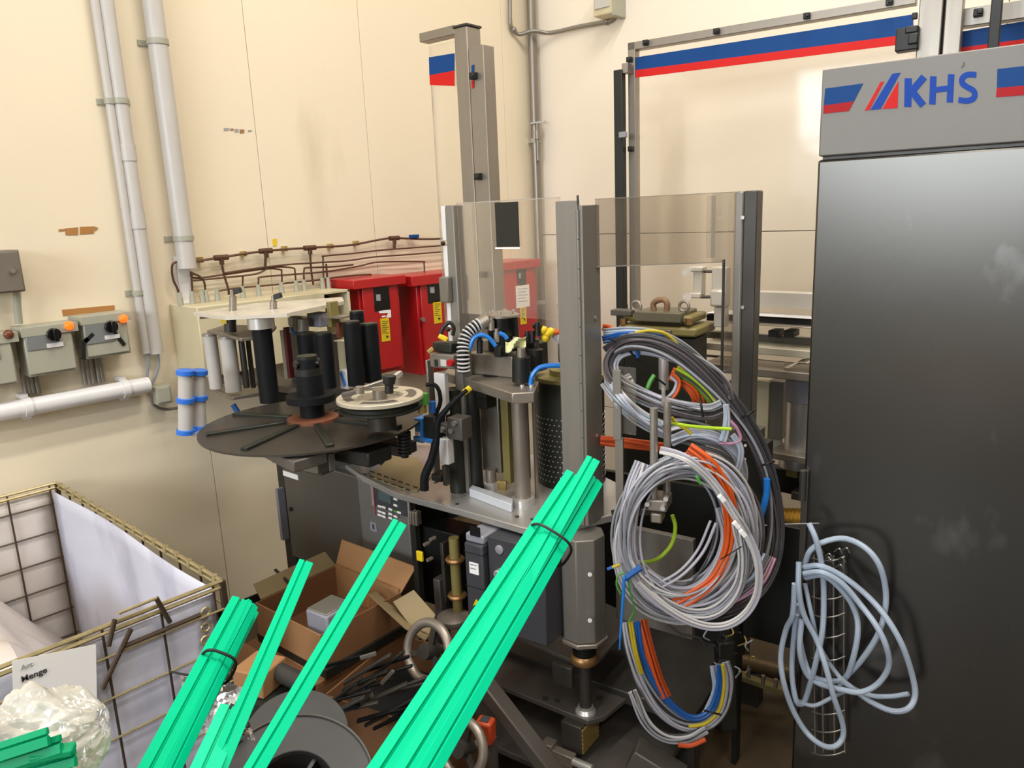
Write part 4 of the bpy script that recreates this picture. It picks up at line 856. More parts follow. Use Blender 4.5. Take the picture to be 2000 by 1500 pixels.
# motor cap, fittings
mc = U(983, 650, 2.24); mt = U(983, 618, 2.24).z
MB().cyl((mc.x, mc.y, mc.z - .05), (mc.x, mc.y, mt), .047, n=28).build('motor_cap', M['black_gloss'], lh)
MB().lathe((mc.x, mc.y, mt), (0, 0, 1), [(.05, 0), (.05, .006), (.036, .012), (.02, .016)], 28).build('motor_lid', M['steel_warm'], lh)
for a in range(0, 360, 60): q = Vector((mc.x + .036 * math.cos(R(a)), mc.y + .036 * math.sin(R(a)), mt + .01)); MB().cyl(q, q + Vector((0, 0, .008)), .006, n=8).build('lid_bolt', M['steel'], lh)
MB().fbox(Hf, Hf.at(955, 690)[0], Hf.at(1010, 690)[0], .1, .17, zq, mc.z - .045).build('motor_mount', M['drum'], lh, bevel=.004)
MB().cyl(U(1018, 745, 2.12), U(1018, 697, 2.12), .026, n=20).build('black_cylinder', M['black'], lh)
MB().cyl(U(1018, 697, 2.12), U(1018, 680, 2.12), .012, n=12).build('fitting', M['steel_warm'], lh)
MB().cyl(U(1045, 722, 2.18), U(1045, 682, 2.18), .024, n=18).build('black_cylinder', M['black'], lh)
for i, (px, py, l) in enumerate(((937, 690, 26), (970, 668, 20), (1030, 672, 20), (1005, 678, 14), (1040, 668, 16), (960, 645, 18), (1050, 655, 20))):
    q = U(px, py, 2.19); b = MB().cyl(q, U(px, py - l, 2.19), .009, n=10); b.cyl(U(px, py - l, 2.19), U(px, py - l - 6, 2.19), .006, n=8); b.build('fitting', M['steel_warm'] if i % 2 else M['black'], lh)
for i in range(6):
    q = U(975 + i * 14, 684 - (i % 3) * 7, 2.2 + .02 * (i % 2)); b = MB().fbox(Fr((q.x, q.y), 8 + 20 * i), -.012, .012, -.01, .01, q.z - .02, q.z + .012); b.build('valve', M['dark_plate'] if i % 2 else M['black'], lh, bevel=.003)
b = MB().grid(lambda u, v: U(987 + 40 * u, 668 - 12 * u + 20 * v + 3 * math.sin(9 * u), 2.16 + .02 * math.sin(7 * u + 3 * v)), 10, 6); b.build('yellow_tag', M['yel_note'], lh, solid=.001, label='crumpled pale yellow tag')
for pts in (((917, 682), (925, 662), (940, 654), (955, 660), (968, 676)), ((975, 650), (985, 655), (990, 662))):
    MB().tube([U(px, py, 2.17) for px, py in pts], .006, 8).build('blue_hose', M['blue_tube'], lh)
MB().tube([U(px, py, 2.1) for px, py in ((1036, 752), (1040, 733), (1054, 718), (1080, 714), (1118, 716))], .007, 8).build('blue_hose', M['blue_tube'], lh)
b = MB()
for px, py in ((1062, 645), (1070, 652), (1066, 660), (1076, 648)): b.ball(U(px, py, 2.2), .013, 8, 5)
b.build('yellow_plug', M['yellow'], lh, label='yellow connector')
MB().cyl(U(1080, 650, 2.2), U(1092, 648, 2.2), .008, n=8).build('orange_sleeve', M['c_orange'], lh)
MB().cyl(U(1044, 632, 2.2), U(1054, 642, 2.2), .012, n=10).build('black_connector', M['black'], lh)
for pts, r in (((( 1082, 652), (1098, 668), (1108, 685), (1118, 702)), .011), (((1094, 590), (1100, 610), (1108, 632), (1118, 655)), .011), (((1090, 655), (1104, 660), (1118, 680)), .007)):
    MB().tube([U(px, py, 2.22) for px, py in pts], r, 10).build('cable', M['c_white'], lh)
# ------------------------------------------------------------------ reel disc with hub
rd = thing('reel_table', 'large round dark reel disc with radial ribs and black hub', 'reel table', U(600, 880, 2.2))
dcen = U(612, 822, 2.22); rz = dcen.z; RD = .325
MB().lathe((dcen.x, dcen.y, rz - .008), (0, 0, 1), [(RD, 0), (RD, .006), (.06, .012)], 64).build('disc', M['disc'], rd)
MB().lathe((dcen.x, dcen.y, rz - .0), (0, 0, 1), [(.075, .0), (.075, .012), (.06, .016)], 36).build('rusty_ring', M['rust'], rd, label='rust brown ring round the hub')
for i in range(8):
    a = 2 * math.pi * i / 8 + .35; u = Vector((math.cos(a), math.sin(a), 0)); q = Vector((dcen.x, dcen.y, rz + .006))
    MB().rod(q + u * .08, q + u * .30 - Vector((0, 0, .004)), .022, .012).build('radial_rib', M['drum'], rd, bevel=.003)
hub = lambda py: U(604, py, 2.22).z
def hubcyl(py0, py1, r, m='black_rubber', nm='hub_stack', r2=None):
    return MB().lathe((dcen.x, dcen.y, hub(py0)), (0, 0, 1), [(r, 0), (r if r2 is None else r2, hub(py1) - hub(py0))], 32).build(nm, M[m], rd)
MB().lathe((dcen.x, dcen.y, rz + .012), (0, 0, 1), [(.036, 0), (.036, hub(783) - rz - .012)], 28).build('hub_stack', M['black_rubber'], rd)
hubcyl(783, 770, .072, nm='hub_flange'); hubcyl(770, 731, .040); hubcyl(731, 718, .038, 'black'); hubcyl(718, 700, .034); hubcyl(700, 694, .029, 'drum', 'hub_cap')
b = MB()
for i in range(3):
    a = 2 * math.pi * i / 3 + .5; q = Vector((dcen.x + .03 * math.cos(a), dcen.y + .03 * math.sin(a), hub(708))); b.cyl(q, q + Vector((math.cos(a), math.sin(a), 0)) * .012, .012, n=12)
b.build('hub_clamp', M['black_gloss'], rd)
MB().lathe((dcen.x + HD.x * .40, dcen.y + HD.y * .40, cz1 - .02), (0, 0, 1), [(.05, 0), (.05, rz - .03 - cz1)], 24).build('support_column', M['dark_steel'], rd)
MB().rod((dcen.x, dcen.y, rz - .03), (dcen.x + HD.x * .45, dcen.y + HD.y * .45, rz - .03), .09, .036).build('support_arm', M['dark_steel'], rd)
zt2 = rz - .045; MB().prism([ZP(px, py, zt2) for px, py in ((498, 884), (548, 912), (575, 924), (640, 905), (645, 880), (560, 870))], (0, 0, .03)).build('drip_tray', M['dark_plate'], rd, bevel=.003)
Sb = Fr(U(590, 910, 2.1), 8)
MB().fbox(Sb, Sb.at(553, 905)[0], Sb.at(625, 905)[0], .0, .05, Sb.at(590, 922)[1], rz - .012).build('bracket', M['dark_plate'], rd, bevel=.004)
b = MB().pbox(Sb, (585, 893), (622, 928), -.03, .02); b.build('bracket', M['cab_grey'], rd, bevel=.003)
MB().pbox(Sb, (640, 885), (645, 921), -.01, .01).build('white_bracket', M['grey_light'], rd, bevel=.002)
MB().pbox(Sb, (650, 872), (722, 915), .03, .12).build('motor_box', M['black'], rd, bevel=.005)
c = Sb.pt(643, 880, -.01); MB().annulus(c, Sb.y, .014, .007, .02, 16).build('eyelet', M['dark_plate'], rd)
MB().rod(U(710, 870, 2.1), U(748, 905, 2.1), .014, .014).build('strut', M['black'], rd)
MB().rod(U(545, 897, 2.15), U(560, 893, 2.12), .05, .01).build('white_bracket', M['grey_light'], rd, bevel=.002)
# ------------------------------------------------------------------ second reel with slotted ring
sr = thing('slotted_reel', 'cream slotted steel reel ring with clamp levers beside the black hub', 'reel', U(745, 850, 2.05))
sc = U(742, 772, 2.06); sz = sc.z; SRr = .119
MB().annulus((sc.x, sc.y, sz - .012), (0, 0, 1), SRr, .062, .012, 56).build('ring', M['ring_cream'], sr, bevel=.002)
for a0, a1 in ((200, 262), (290, 350), (20, 80), (110, 170)):
    b = MB(); n = 12
    for i in range(n):
        p = []
        for (rr, aa) in ((.078, a0 + (a1 - a0) * i / n), (.1, a0 + (a1 - a0) * i / n), (.1, a0 + (a1 - a0) * (i + 1) / n), (.078, a0 + (a1 - a0) * (i + 1) / n)): p.append(Vector((sc.x + rr * math.cos(R(aa)), sc.y + rr * math.sin(R(aa)), sz)))
        b.prism(p, (0, 0, .0012))
    b.build('curved_slot', M['dark_plate'], sr)
MB().lathe((sc.x, sc.y, sz - .014), (0, 0, -1), [(.10, 0), (.105, .006), (.105, .014), (.114, .016), (.114, .022), (.105, .026)], 48).build('reel_body', M['drum'], sr)
MB().lathe((sc.x, sc.y, sz - .040), (0, 0, -1), [(.04, 0), (.04, max(.01, sz - .040 - rz - .013))], 30).build('reel_neck', M['disc'], sr)
MB().lathe((sc.x, sc.y, sz - .014), (0, 0, 1), [(.062, 0), (.062, .004), (.02, .006), (.02, .03)], 30).build('reel_hub', M['steel_warm'], sr)
MB().rod(U(693, 763, 2.0) , U(785, 733, 2.1), .012, .010).build('clamp_lever', M['steel'], sr, bevel=.002)
MB().rod(U(668, 772, 2.02), U(700, 764, 2.02), .016, .012).build('clamp_lever', M['dark_plate'], sr, bevel=.002)
b = MB().cyl(U(760, 768, 2.02), U(760, 750, 2.02), .012, n=12); b.cyl(U(760, 750, 2.02), U(760, 733, 2.02), .016, .019, n=14); b.build('star_knob', M['black'], sr, bevel=.002)
MB().cyl(U(703, 768, 2.0), U(703, 755, 2.0), .012, n=12).build('clamp_foot', M['steel_warm'], sr)
MB().rod(U(772, 736, 2.08), U(783, 728, 2.1), .012, .012).build('lever_tip', M['steel_bright'], sr)
Ds = Fr(U(780, 890, 2.15), 8)
MB().pbox(Ds, (728, 862), (785, 894), .03, .1).build('spring_box', M['anthracite'], sr, bevel=.004)
b = MB()
for i in range(7): q = U(789 + i * .3, 848 + i * 6.5, 2.12); b.annulus(q, (0, 0, 1), .02, .012, .006, 14)
b.cyl(U(789, 842, 2.12), U(791, 893, 2.12), .011, n=10); b.build('spring', M['black'], sr)
# ------------------------------------------------------------------ roller unit behind the disc
ru = thing('roller_unit', 'label feed unit with black and white upright rollers below a long pale pointed plate', 'roller unit', U(560, 790, 2.62))
def uproll(px0, px1, py0, py1, d, m, cap=None, nm='roller', lab=None):
    c = U((px0 + px1) / 2, py1, d); top = U((px0 + px1) / 2, py0, d).z; r = (px1 - px0) / 2 / F * d * 1.0
    o = MB().cyl((c.x, c.y, c.z), (c.x, c.y, top), r, n=24).build(nm, M[m], ru, label=lab)
    if cap: MB().cyl((c.x, c.y, top), (c.x, c.y, top + cap[0]), r * cap[1], n=24).build('roller_cap', M[cap[2]], o)
    return o
uproll(508, 546, 640, 785, 2.52, 'black_rubber', (.035, 1.35, 'steel_bright'), lab='black roller')
uproll(588, 622, 652, 745, 2.6, 'black_rubber', (.006, .95, 'drum'), lab='black roller')
uproll(624, 658, 652, 757, 2.55, 'black_rubber', (.006, .95, 'drum'), lab='black roller')
uproll(680, 713, 630, 752, 2.5, 'black_rubber', (.006, .95, 'drum'), lab='black roller')
uproll(712, 747, 634, 745, 2.55, 'black_rubber', (.006, .95, 'drum'), lab='black roller')
uproll(690, 718, 610, 700, 2.65, 'black_rubber', (.006, .95, 'drum'), lab='black roller')
uproll(410, 436, 655, 758, 2.7, 'conduit', (.008, 1.1, 'steel'), lab='white roller')
uproll(441, 472, 660, 764, 2.62, 'conduit', (.008, 1.1, 'steel'), lab='white roller')
uproll(476, 488, 655, 757, 2.64, 'dark_steel')
uproll(490, 500, 652, 757, 2.67, 'dark_steel')
Ru = Fr(U(500, 700, 2.62), 30)
def slabd(pix, d, th):                      # level plate whose first pixel fixes the height
    z = U(*pix[0], d).z; return slabz(pix, z, th)
slabd([(440, 652), (404, 645), (440, 634), (540, 636), (520, 655), (470, 660)], 2.62, .012).build('roller_plate', M['steel_warm'], ru, bevel=.002)
slabd([(440, 772), (414, 757), (450, 750), (545, 756), (515, 766), (455, 775)], 2.62, .012).build('roller_plate', M['steel_warm'], ru, bevel=.002)
slabd([(378, 610), (440, 618), (560, 612), (672, 588), (668, 580), (500, 592)], 2.62, .012).build('long_plate', M['long_plate'], ru, label='long pale pointed plate')
slabd([(390, 618), (440, 612), (560, 602), (560, 598), (440, 605)], 2.75, .01).build('under_plate', M['dark_plate'], ru)
for px, a, b_ in ((455, 590, 575), (534, 600, 570)):
    b = MB().cyl(U(px, 608, 2.62), U(px, a - 12, 2.62), .012, n=12); b.cyl(U(px, a - 12, 2.62), U(px, a - 22, 2.62), .007, n=10); b.build('clamp_post', M['steel_warm'], ru)
    MB().rod(U(px + 2, a - 20, 2.62), U(px + 16, a - 24, 2.62), .022, .018).build('clamp_knob', M['black'], ru, bevel=.003)
b = MB().cyl(U(450, 648, 2.62), U(449, 618, 2.62), .02, n=14); b.build('plate_stub', M['dark_steel'], ru)
MB().rod(U(438, 632, 2.6), U(437, 617, 2.6), .012, .02).build('yellow_tag', M['yellow'], ru)
Rb = Fr(U(600, 700, 2.72), 8)
MB().pbox(Rb, (560, 620), (598, 640), .02, .08).build('gear_block', M['conduit_dark'], ru, bevel=.006)
b = MB(); b.cyl(U(578, 650, 2.68), U(578, 618, 2.68), .022, n=16); b.cyl(U(592, 655, 2.66), U(592, 622, 2.66), .02, n=16); b.build('regulator', M['conduit_dark'], ru, bevel=.002)
MB().pbox(Rb, (598, 612), (626, 640), .0, .06).build('gear_block', M['grey_light'], ru, bevel=.004)
MB().tube([U(568, 640, 2.66), U(574, 650, 2.66), (U(588, 652, 2.66))], .005, 8).build('blue_hose', M['blue_tube'], ru)
MB().pbox(Rb, (636, 590), (648, 640), .0, .04).build('upright', M['olive'], ru, bevel=.002)
MB().pbox(Rb, (630, 618), (664, 623), -.01, .05).build('shelf', M['steel_warm'], ru)
MB().pbox(Rb, (655, 630), (664, 660), .02, .04).build('rust_plate', M['rust'], ru)
MB().pbox(Rb, (500, 655), (510, 756), .03, .06).build('back_plate', M['conduit'], ru)
MB().pbox(Rb, (546, 645), (562, 740), .03, .05).build('back_plate', M['grey_box'], ru)
MB().pbox(Rb, (557, 640), (563, 738), -.0, .02).build('red_strip', M['maroon'], ru)
MB().pbox(Rb, (560, 645), (668, 755), .1, .12).build('back_sheet', M['dark_plate'], ru)
MB().pbox(Rb, (658, 665), (682, 760), .05, .08).build('back_plate', M['beige'], ru)
MB().pbox(Rb, (652, 665), (685, 670), .0, .06).build('shelf', M['beige'], ru)
MB().pbox(Rb, (661, 722), (680, 762), -.02, .02).build('blue_print_bag', M['c_white'], ru, bevel=.004)
poly(Rb, [(664, 728), (668, 727), (677, 752), (672, 755)], -.0202).build('blue_mark', M['blue_tube'], ru)
zb0 = U(600, 760, 2.72).z
MB().fbox(Rb, Rb.at(420, 760)[0], Rb.at(740, 760)[0], .0, .12, zb0 - .03, zb0 - .005).build('carrier_beam', M['dark_plate'], ru, bevel=.003)
for px in (520, 700): x = Rb.at(px, 760)[0]; MB().fbox(Rb, x - .03, x + .03, .03, .09, 0, zb0 - .03).build('carrier_leg', M['dark_steel'], ru)
# blue ended cartridge rollers at the left
ct = thing('cartridge_pair', 'pair of slim white rollers with bright blue rings left of the reel disc', 'roller', U(375, 845, 2.4))
def cart(px, py0, py1, d, ring):
    c = U(px, py1, d); t_ = U(px, py0, d); r = .0225
    o = MB().cyl(c, t_, r, n=20).build('white_roller', M['conduit'], ct)
    for py in ring:
        q = c.lerp(t_, (py1 - py) / (py1 - py0)); ax = (t_ - c).normalized(); MB().lathe(q - ax * .009, ax, [(r, 0), (r + .006, .002), (r + .006, .016), (r, .018)], 22).build('blue_ring', M['blue_clip'], o)
cart(362, 724, 846, 2.42, (727, 781, 843)); cart(388, 724, 838, 2.47, (727, 776, 835))
for py in (781, 840): MB().rod(U(370, py, 2.43), U(383, py - 4, 2.45), .014, .012).build('blue_link', M['blue_clip'], ct)
b = MB().rod(U(372, 850, 2.42), U(396, 841, 2.45), .03, .006); b.build('end_plate', M['steel_bright'], ct)
MB().rod(U(385, 842, 2.46), Vector((dcen.x - .1, dcen.y + .1, rz - .03)), .016, .012).build('holder_arm', M['dark_plate'], ct)
MB().rod(U(455, 790, 2.6), U(465, 806, 2.6), .014, .014).build('blue_clip', M['c_blue'], ru)
# ------------------------------------------------------------------ behind: olive gearbox, gripper, conveyor
gb = thing('gearbox', 'olive gearbox with lifting eyes and rusty shackle behind the cable coils', 'gearbox', U(1280, 900, 2.85))
Gb = Fr(U(1280, 640, 2.8), 8)
MB().pbox(Gb, (1207, 634), (1360, 660), .0, .2).build('gearbox_body', M['olive'], gb, bevel=.008)
MB().pbox(Gb, (1215, 612), (1350, 634), .02, .18).build('gearbox_body', M['olive'], gb, bevel=.01)
MB().pbox(Gb, (1238, 608), (1330, 632), -.005, .15).build('top_plate', M['olive_grey'], gb, bevel=.004)
MB().pbox(Gb, (1250, 642), (1310, 660), -.008, .0).build('front_plate', M['cab_grey'], gb, bevel=.003)
MB().fbox(Gb, Gb.at(1215, 660)[0], Gb.at(1350, 660)[0], .02, .16, 0, Gb.at(1280, 660)[1]).build('gearbox_column', M['drum'], gb, bevel=.004)
for px in (1243, 1336): MB().torus(Gb.pt(px, 598, .04), Gb.y, .018, .006, 20, 8).build('lifting_eye', M['steel_warm'], gb)
b = MB().tube([Gb.pt(px, py, .05) for px, py in ((1278, 607), (1276, 594), (1284, 587), (1297, 586), (1303, 594), (1302, 607))], .011, 10); b.build('shackle', M['rust_bolt'], gb, label='rusty shackle')
for px in (1218, 1346): MB().cyl(Gb.pt(px, 634, .01), Gb.pt(px, 622, .01), .014, n=6).build('bolt', M['bronze'], gb)
MB().pbox(Gb, (1192, 605), (1232, 618), .0, .05).build('side_arm', M['dark_plate'], gb, bevel=.003)
gp = thing('gripper_arm', 'pale grey forked gripper head standing behind the clear guard screen', 'gripper', U(1400, 620, 2.8))
Gp = Fr(U(1400, 560, 2.8), 8)
MB().pbox(Gp, (1390, 522), (1418, 600), .0, .05).build('gripper_body', M['grip'], gp, bevel=.004)
MB().pbox(Gp, (1386, 566), (1412, 600), -.02, .0).build('gripper_cover', M['grip'], gp, bevel=.008)
MB().pbox(Gp, (1354, 524), (1371, 576), .01, .05).build('fork_bar', M['grip'], gp, bevel=.003)
b = MB().pbox(Gp, (1344, 521), (1372, 531), .0, .05); b.build('finger', M['grip'], gp, bevel=.004)
MB().cyl(Gp.pt(1341, 533, -.01), Gp.pt(1341, 533, .05), .016, n=16).build('finger_roller', M['grip'], gp)
b = MB().pbox(Gp, (1345, 572), (1368, 583), .0, .05); b.build('finger', M['grip'], gp, bevel=.004)
MB().cyl(Gp.pt(1342, 581, -.01), Gp.pt(1342, 581, .05), .016, n=16).build('finger_roller', M['grip'], gp)
for py in (530, 580): MB().cyl(Gp.pt(1368, py, .03), Gp.pt(1392, py, .03), .006, n=10).build('guide_rod', M['dark_plate'], gp)
MB().pbox(Gp, (1394, 600), (1416, 640), .01, .05).build('gripper_stem', M['grip'], gp, bevel=.003)
cv = thing('conveyor', 'pale grey conveyor machine with steel drum behind the steel cabinet', 'conveyor', U(1540, 900, 2.9))
Cv = Fr(U(1535, 700, 2.78), 2)
def cbx(A, B, y0, y1, m, nm, bv=.003): return MB().pbox(Cv, A, B, y0, y1).build(nm, M[m], cv, bevel=bv)
cbx((1440, 568), (1660, 608), .1, .15, 'grip', 'back_panel')
cbx((1380, 612), (1660, 626), .05, .15, 'white_plastic', 'belt_top')
cbx((1380, 626), (1660, 630), .06, .15, 'dark_hole', 'gap_strip', 0)
cbx((1395, 630), (1660, 644), .02, .15, 'steel_warm', 'side_rail')
cbx((1375, 646), (1660, 682), .12, .15, 'cab_grey', 'machine_bed')
for px in (1500, 1530): cbx((px, 645), (px + 18, 660), .05, .12, 'black', 'bed_block')
cbx((1370, 682), (1660, 692), .0, .15, 'ring_cream', 'lower_rail')
cbx((1375, 692), (1660, 724), .14, .15, 'dark_plate', 'machine_bed')
cbx((1370, 724), (1660, 738), -.02, .15, 'steel_warm', 'drum_plate')
b = MB().grid(lambda u, v: Cv.pt(1532 + 55 * u, 718 - 14 * u - 4 * v + 3 * math.sin(9 * u + 5 * v), -.01 + .05 * v), 8, 4); b.build('crumpled_film', M['ring_cream'], cv, solid=.003)
cbx((1380, 738), (1525, 880), .13, .15, 'grey_box', 'side_sheet')
cbx((1475, 744), (1498, 880), .1, .18, 'beige', 'side_post')
cbx((1499, 744), (1526, 860), .12, .18, 'brown_grey', 'side_post')
c = Cv.pt(1560, 885, .1); z1 = Cv.at(1560, 738, .1)[1]; zm = Cv.at(1560, 782, .1)[1]
MB().cyl((c.x, c.y, zm), (c.x, c.y, z1), .058, n=30).build('drum_top', M['grey_light'], cv)
MB().cyl((c.x, c.y, c.z), (c.x, c.y, zm), .054, n=30).build('steel_drum', M['steel_bright'], cv, label='shiny steel drum')
MB().lathe((c.x, c.y, c.z - .05), (0, 0, 1), [(.075, 0), (.075, .03), (.07, .05)], 30).build('drum_flange', M['steel_bright'], cv)
cbx((1500, 895), (1640, 906), .0, .15, 'steel_warm', 'drum_base')
cbx((1470, 906), (1640, 985), .1, .15, 'black', 'drive_box')
for i, (px, py) in enumerate(((1535, 915), (1560, 925), (1580, 955), (1545, 960))): cbx((px, py), (px + 22, py + 20), .04, .12, 'dark_plate' if i % 2 else 'olive', 'drive_part')
c0 = Cv.pt(1496, 1015, .05); c1 = Cv.pt(1600, 1018, .05)
gs = MB().cyl(c0, c1, .044, n=26).build('gold_roller', M['gold_coil'], cv, label='gold coloured threaded roller')
b = MB(); ax = (c1 - c0).normalized()
for i in range(13): b.annulus(c0.lerp(c1, .06 + .075 * i), ax, .048, .043, .006, 24)
b.build('thread', M['gold_coil'], gs, kind='stuff')
x0 = Cv.at(1390, 900, .25)[0]; x1 = Cv.at(1650, 900, .25)[0]
for x in (x0, x1): MB().fbox(Cv, x, x + .06, .08, .15, 0, Cv.at(1540, 900, .25)[1]).build('conveyor_leg', M['dark_steel'], cv)
cbx((1470, 985), (1640, 1100), .12, .16, 'black', 'base_panel')
fb = thing('floor_shaft', 'brownish round shaft with clamps low behind the grey cable coil', 'shaft', U(1500, 1330, 2.35))
MB().cyl(U(1440, 1290, 2.4), U(1590, 1330, 2.35), .028, n=20).build('shaft', M['bronze_dark'], fb)
MB().rod(U(1440, 1318, 2.32), U(1530, 1350, 2.28), .03, .02).build('clamp_bar', M['olive'], fb, bevel=.003)
for px, py in ((1462, 1322), (1490, 1335), (1515, 1342)): q = U(px, py, 2.28); MB().cyl(q, q + Vector((0, 0, .03)), .007, n=8).build('bolt', M['steel_warm'], fb)
q = U(1470, 1300, 2.38); MB().fbox(Fr((q.x, q.y), 8), -.03, .03, -.03, .03, 0, q.z - .02).build('shaft_stand', M['dark_steel'], fb)
q = U(1560, 1322, 2.36); MB().fbox(Fr((q.x, q.y), 8), -.03, .03, -.03, .03, 0, q.z - .02).build('shaft_stand', M['dark_steel'], fb)
# ------------------------------------------------------------------ cables
def resample(pts, n):
    P = cr([Vector((p[0], p[1], p[2])) for p in pts], 10); ln = sum((P[i + 1] - P[i]).length for i in range(len(P) - 1))
    return [along(P, ln * i / (n - 1))[0] for i in range(n)]
def bundle(parent, pts, cols, spread, r, d0, n=14, wob=.35, name='cable', dsp=.00075, seed=1):
    """cables laid side by side along a path given in the photograph's frame; each keeps its own place in the bundle"""
    rnd = random.Random(seed); pts = [(p[0], p[1], p[2] if len(p) > 2 else d0) for p in pts]; P = resample(pts, n); cols = cols * 2 if len(cols) > 2 else cols; r = r * (.74 if len(cols) > 4 else .85); spread *= 1.12
    for k, m in enumerate(cols):
        a = k * 2.4 + rnd.random(); rad = spread * math.sqrt((k + .5) / len(cols)); ph = rnd.random() * 6; out = []
        for i, p in enumerate(P):
            t = (P[min(i + 1, n - 1)] - P[max(i - 1, 0)]); t.z = 0; t.normalize(); nn = Vector((-t.y, t.x, 0))
            w = a + wob * math.sin(ph + i * .5); u = rad * math.cos(w); v = rad * math.sin(w)
            out.append(U(p.x + nn.x * u, p.y + nn.y * u, p.z + v * dsp))
        MB().tube(out, r * rnd.uniform(.9, 1.1), 7, 3).build(name, M[m], parent)
def loops(parent, cx, cy, rx, ry, d, cols, r, jit, a0=0, a1=360, tilt=0, n=22, seed=3, dj=.03, name='cable', sp=0):
    rnd = random.Random(seed); cols = cols * 2; r = r * .76
    for k, m in enumerate(cols):
        ox, oy = rnd.uniform(-jit, jit), rnd.uniform(-jit, jit); f = 1 + rnd.uniform(-.06, .06) + sp * k / max(1, len(cols)); e = rnd.uniform(-.07, .07); dd = rnd.uniform(-dj, dj); tt = R(tilt + rnd.uniform(-7, 7)); st = rnd.uniform(0, 30) if a1 - a0 >= 360 else rnd.uniform(-6, 6); out = []
        full = a1 - a0 >= 360; N = n if full else n
        for i in range(N if full else N + 1):
            a = R(a0 + st + (a1 - a0) * i / N); x = rx * f * (1 + e) * math.cos(a); y = ry * f * (1 - e) * math.sin(a)
            out.append(U(cx + ox + x * math.cos(tt) - y * math.sin(tt), cy + oy + x * math.sin(tt) + y * math.cos(tt), d + dd + .015 * math.sin(a * 2 + k)))
        MB().tube(out, r * rnd.uniform(.9, 1.1), 7, 3, full).build(name, M[m], parent)
def tie(parent, px, py, d, dx, dy, r=.003, m='black'):
    return MB().tube([U(px - dx, py - dy, d), U(px - dx * .4, py - dy * .4, d - .03), U(px + dx * .4, py + dy * .4, d - .03), U(px + dx, py + dy, d)], r, 7, 5).build('cable_tie', M[m], parent)
g, l, k, br, w = 'c_grey', 'c_light', 'c_dark', 'c_brown', 'c_white'
t = thing('cable_bundle', 'long dark grey cable bundle arching from the centre post down to lower right', 'cable bundle', U(1500, 1000, 1.85))
arch = [(1186, 690, 1.98), (1210, 672, 1.93), (1260, 668, 1.9), (1320, 690, 1.88), (1385, 742, 1.86), (1440, 805, 1.85), (1482, 875, 1.85), (1508, 955, 1.85), (1516, 1040, 1.85), (1500, 1115, 1.83), (1462, 1165, 1.8), (1405, 1192, 1.78), (1340, 1190, 1.77)]
bundle(t, arch, [k, k, br, k, g, k, br, k, br, k, k, g], 15, .0048, 1.85, 22, seed=2)
tie(t, 1462, 808, 1.83, 14, -8); tie(t, 1500, 905, 1.83, 12, -4)
t = thing('cable_bundle', 'upper bundle of grey blue and yellow cables leaving the centre post', 'cable bundle', U(1330, 700, 1.95))
bundle(t, [(1180, 655, 2.05), (1230, 652), (1290, 660), (1345, 690), (1390, 735), (1420, 790)], [g, g, 'c_ice', g, 'c_ice', k], 12, .0045, 2.0, 14, seed=4)
bundle(t, [(1178, 662, 2.05), (1215, 655), (1260, 656), (1295, 662)], ['c_blue', 'c_blue', 'c_blue'], 7, .005, 2.0, 9, seed=5)
MB().tube([U(px, py, 1.99) for px, py in ((1240, 650), (1270, 646), (1300, 652), (1325, 676), (1345, 705))], .0045, 8).build('cable', M['c_yellow'], t)
bundle(t, [(1178, 640, 2.08), (1192, 644, 2.06), (1204, 652, 2.03)], ['c_orange', 'c_orange'], 5, .006, 2.05, 6, seed=6)
MB().tube([U(px, py, 1.93) for px, py in ((1190, 660), (1225, 682), (1262, 722), (1300, 752))], .003, 6).build('cable_tie', M['black'], t)
MB().tube([U(px, py, 1.92) for px, py in ((1228, 668), (1240, 680), (1246, 698))], .005, 6).build('cable', M['c_blue'], t)
t = thing('cable_coil', 'upper grey cable coil with orange cables in its middle, beside the centre post', 'cable coil', U(1300, 800, 1.9))
bundle(t, [(1420, 782, 1.85), (1408, 745, 1.87), (1360, 710, 1.9), (1290, 682, 1.92), (1230, 678, 1.94), (1195, 700, 1.95), (1200, 740, 1.93), (1245, 770, 1.9), (1310, 795, 1.87), (1380, 805, 1.85), (1412, 795, 1.84)], [g, l, k, g, l, br, k, g, br, l], 14, .0045, 1.9, 24, seed=7)
bundle(t, [(1195, 690, 1.96), (1190, 720, 1.97), (1205, 752, 1.97), (1235, 740, 1.98)], [w, l, w, g, l], 10, .0048, 1.96, 10, seed=8)
bundle(t, [(1310, 730, 1.95), (1335, 742, 1.94), (1358, 762, 1.93), (1370, 790, 1.93)], ['c_orange'] * 5, 12, .0048, 1.94, 8, seed=9)
bundle(t, [(1320, 722, 1.94), (1355, 742, 1.93), (1385, 775, 1.92), (1398, 800, 1.9)], ['c_lime', 'c_green', 'c_yellow', br], 8, .0042, 1.93, 8, seed=10)
bundle(t, [(1300, 785, 1.9), (1318, 768, 1.9), (1325, 745, 1.92), (1312, 732, 1.93)], ['c_orange', 'c_light'], 5, .0048, 1.92, 8, seed=11)
MB().tube([U(px, py, 1.92) for px, py in ((1264, 760), (1270, 745), (1278, 732))], .006, 8).build('cable', M['c_green'], t)
tie(t, 1370, 795, 1.83, 3, 18)
t = thing('cable_bundle', 'loose light grey cables hanging between the two cable coils', 'cable bundle', U(1330, 860, 1.88))
bundle(t, [(1185, 745, 1.95), (1210, 780), (1250, 815), (1310, 845), (1370, 862), (1420, 880), (1445, 915), (1440, 950), (1420, 965)], [l, w, g, l, 'c_ice', g, w, l], 15, .0046, 1.88, 18, seed=12)
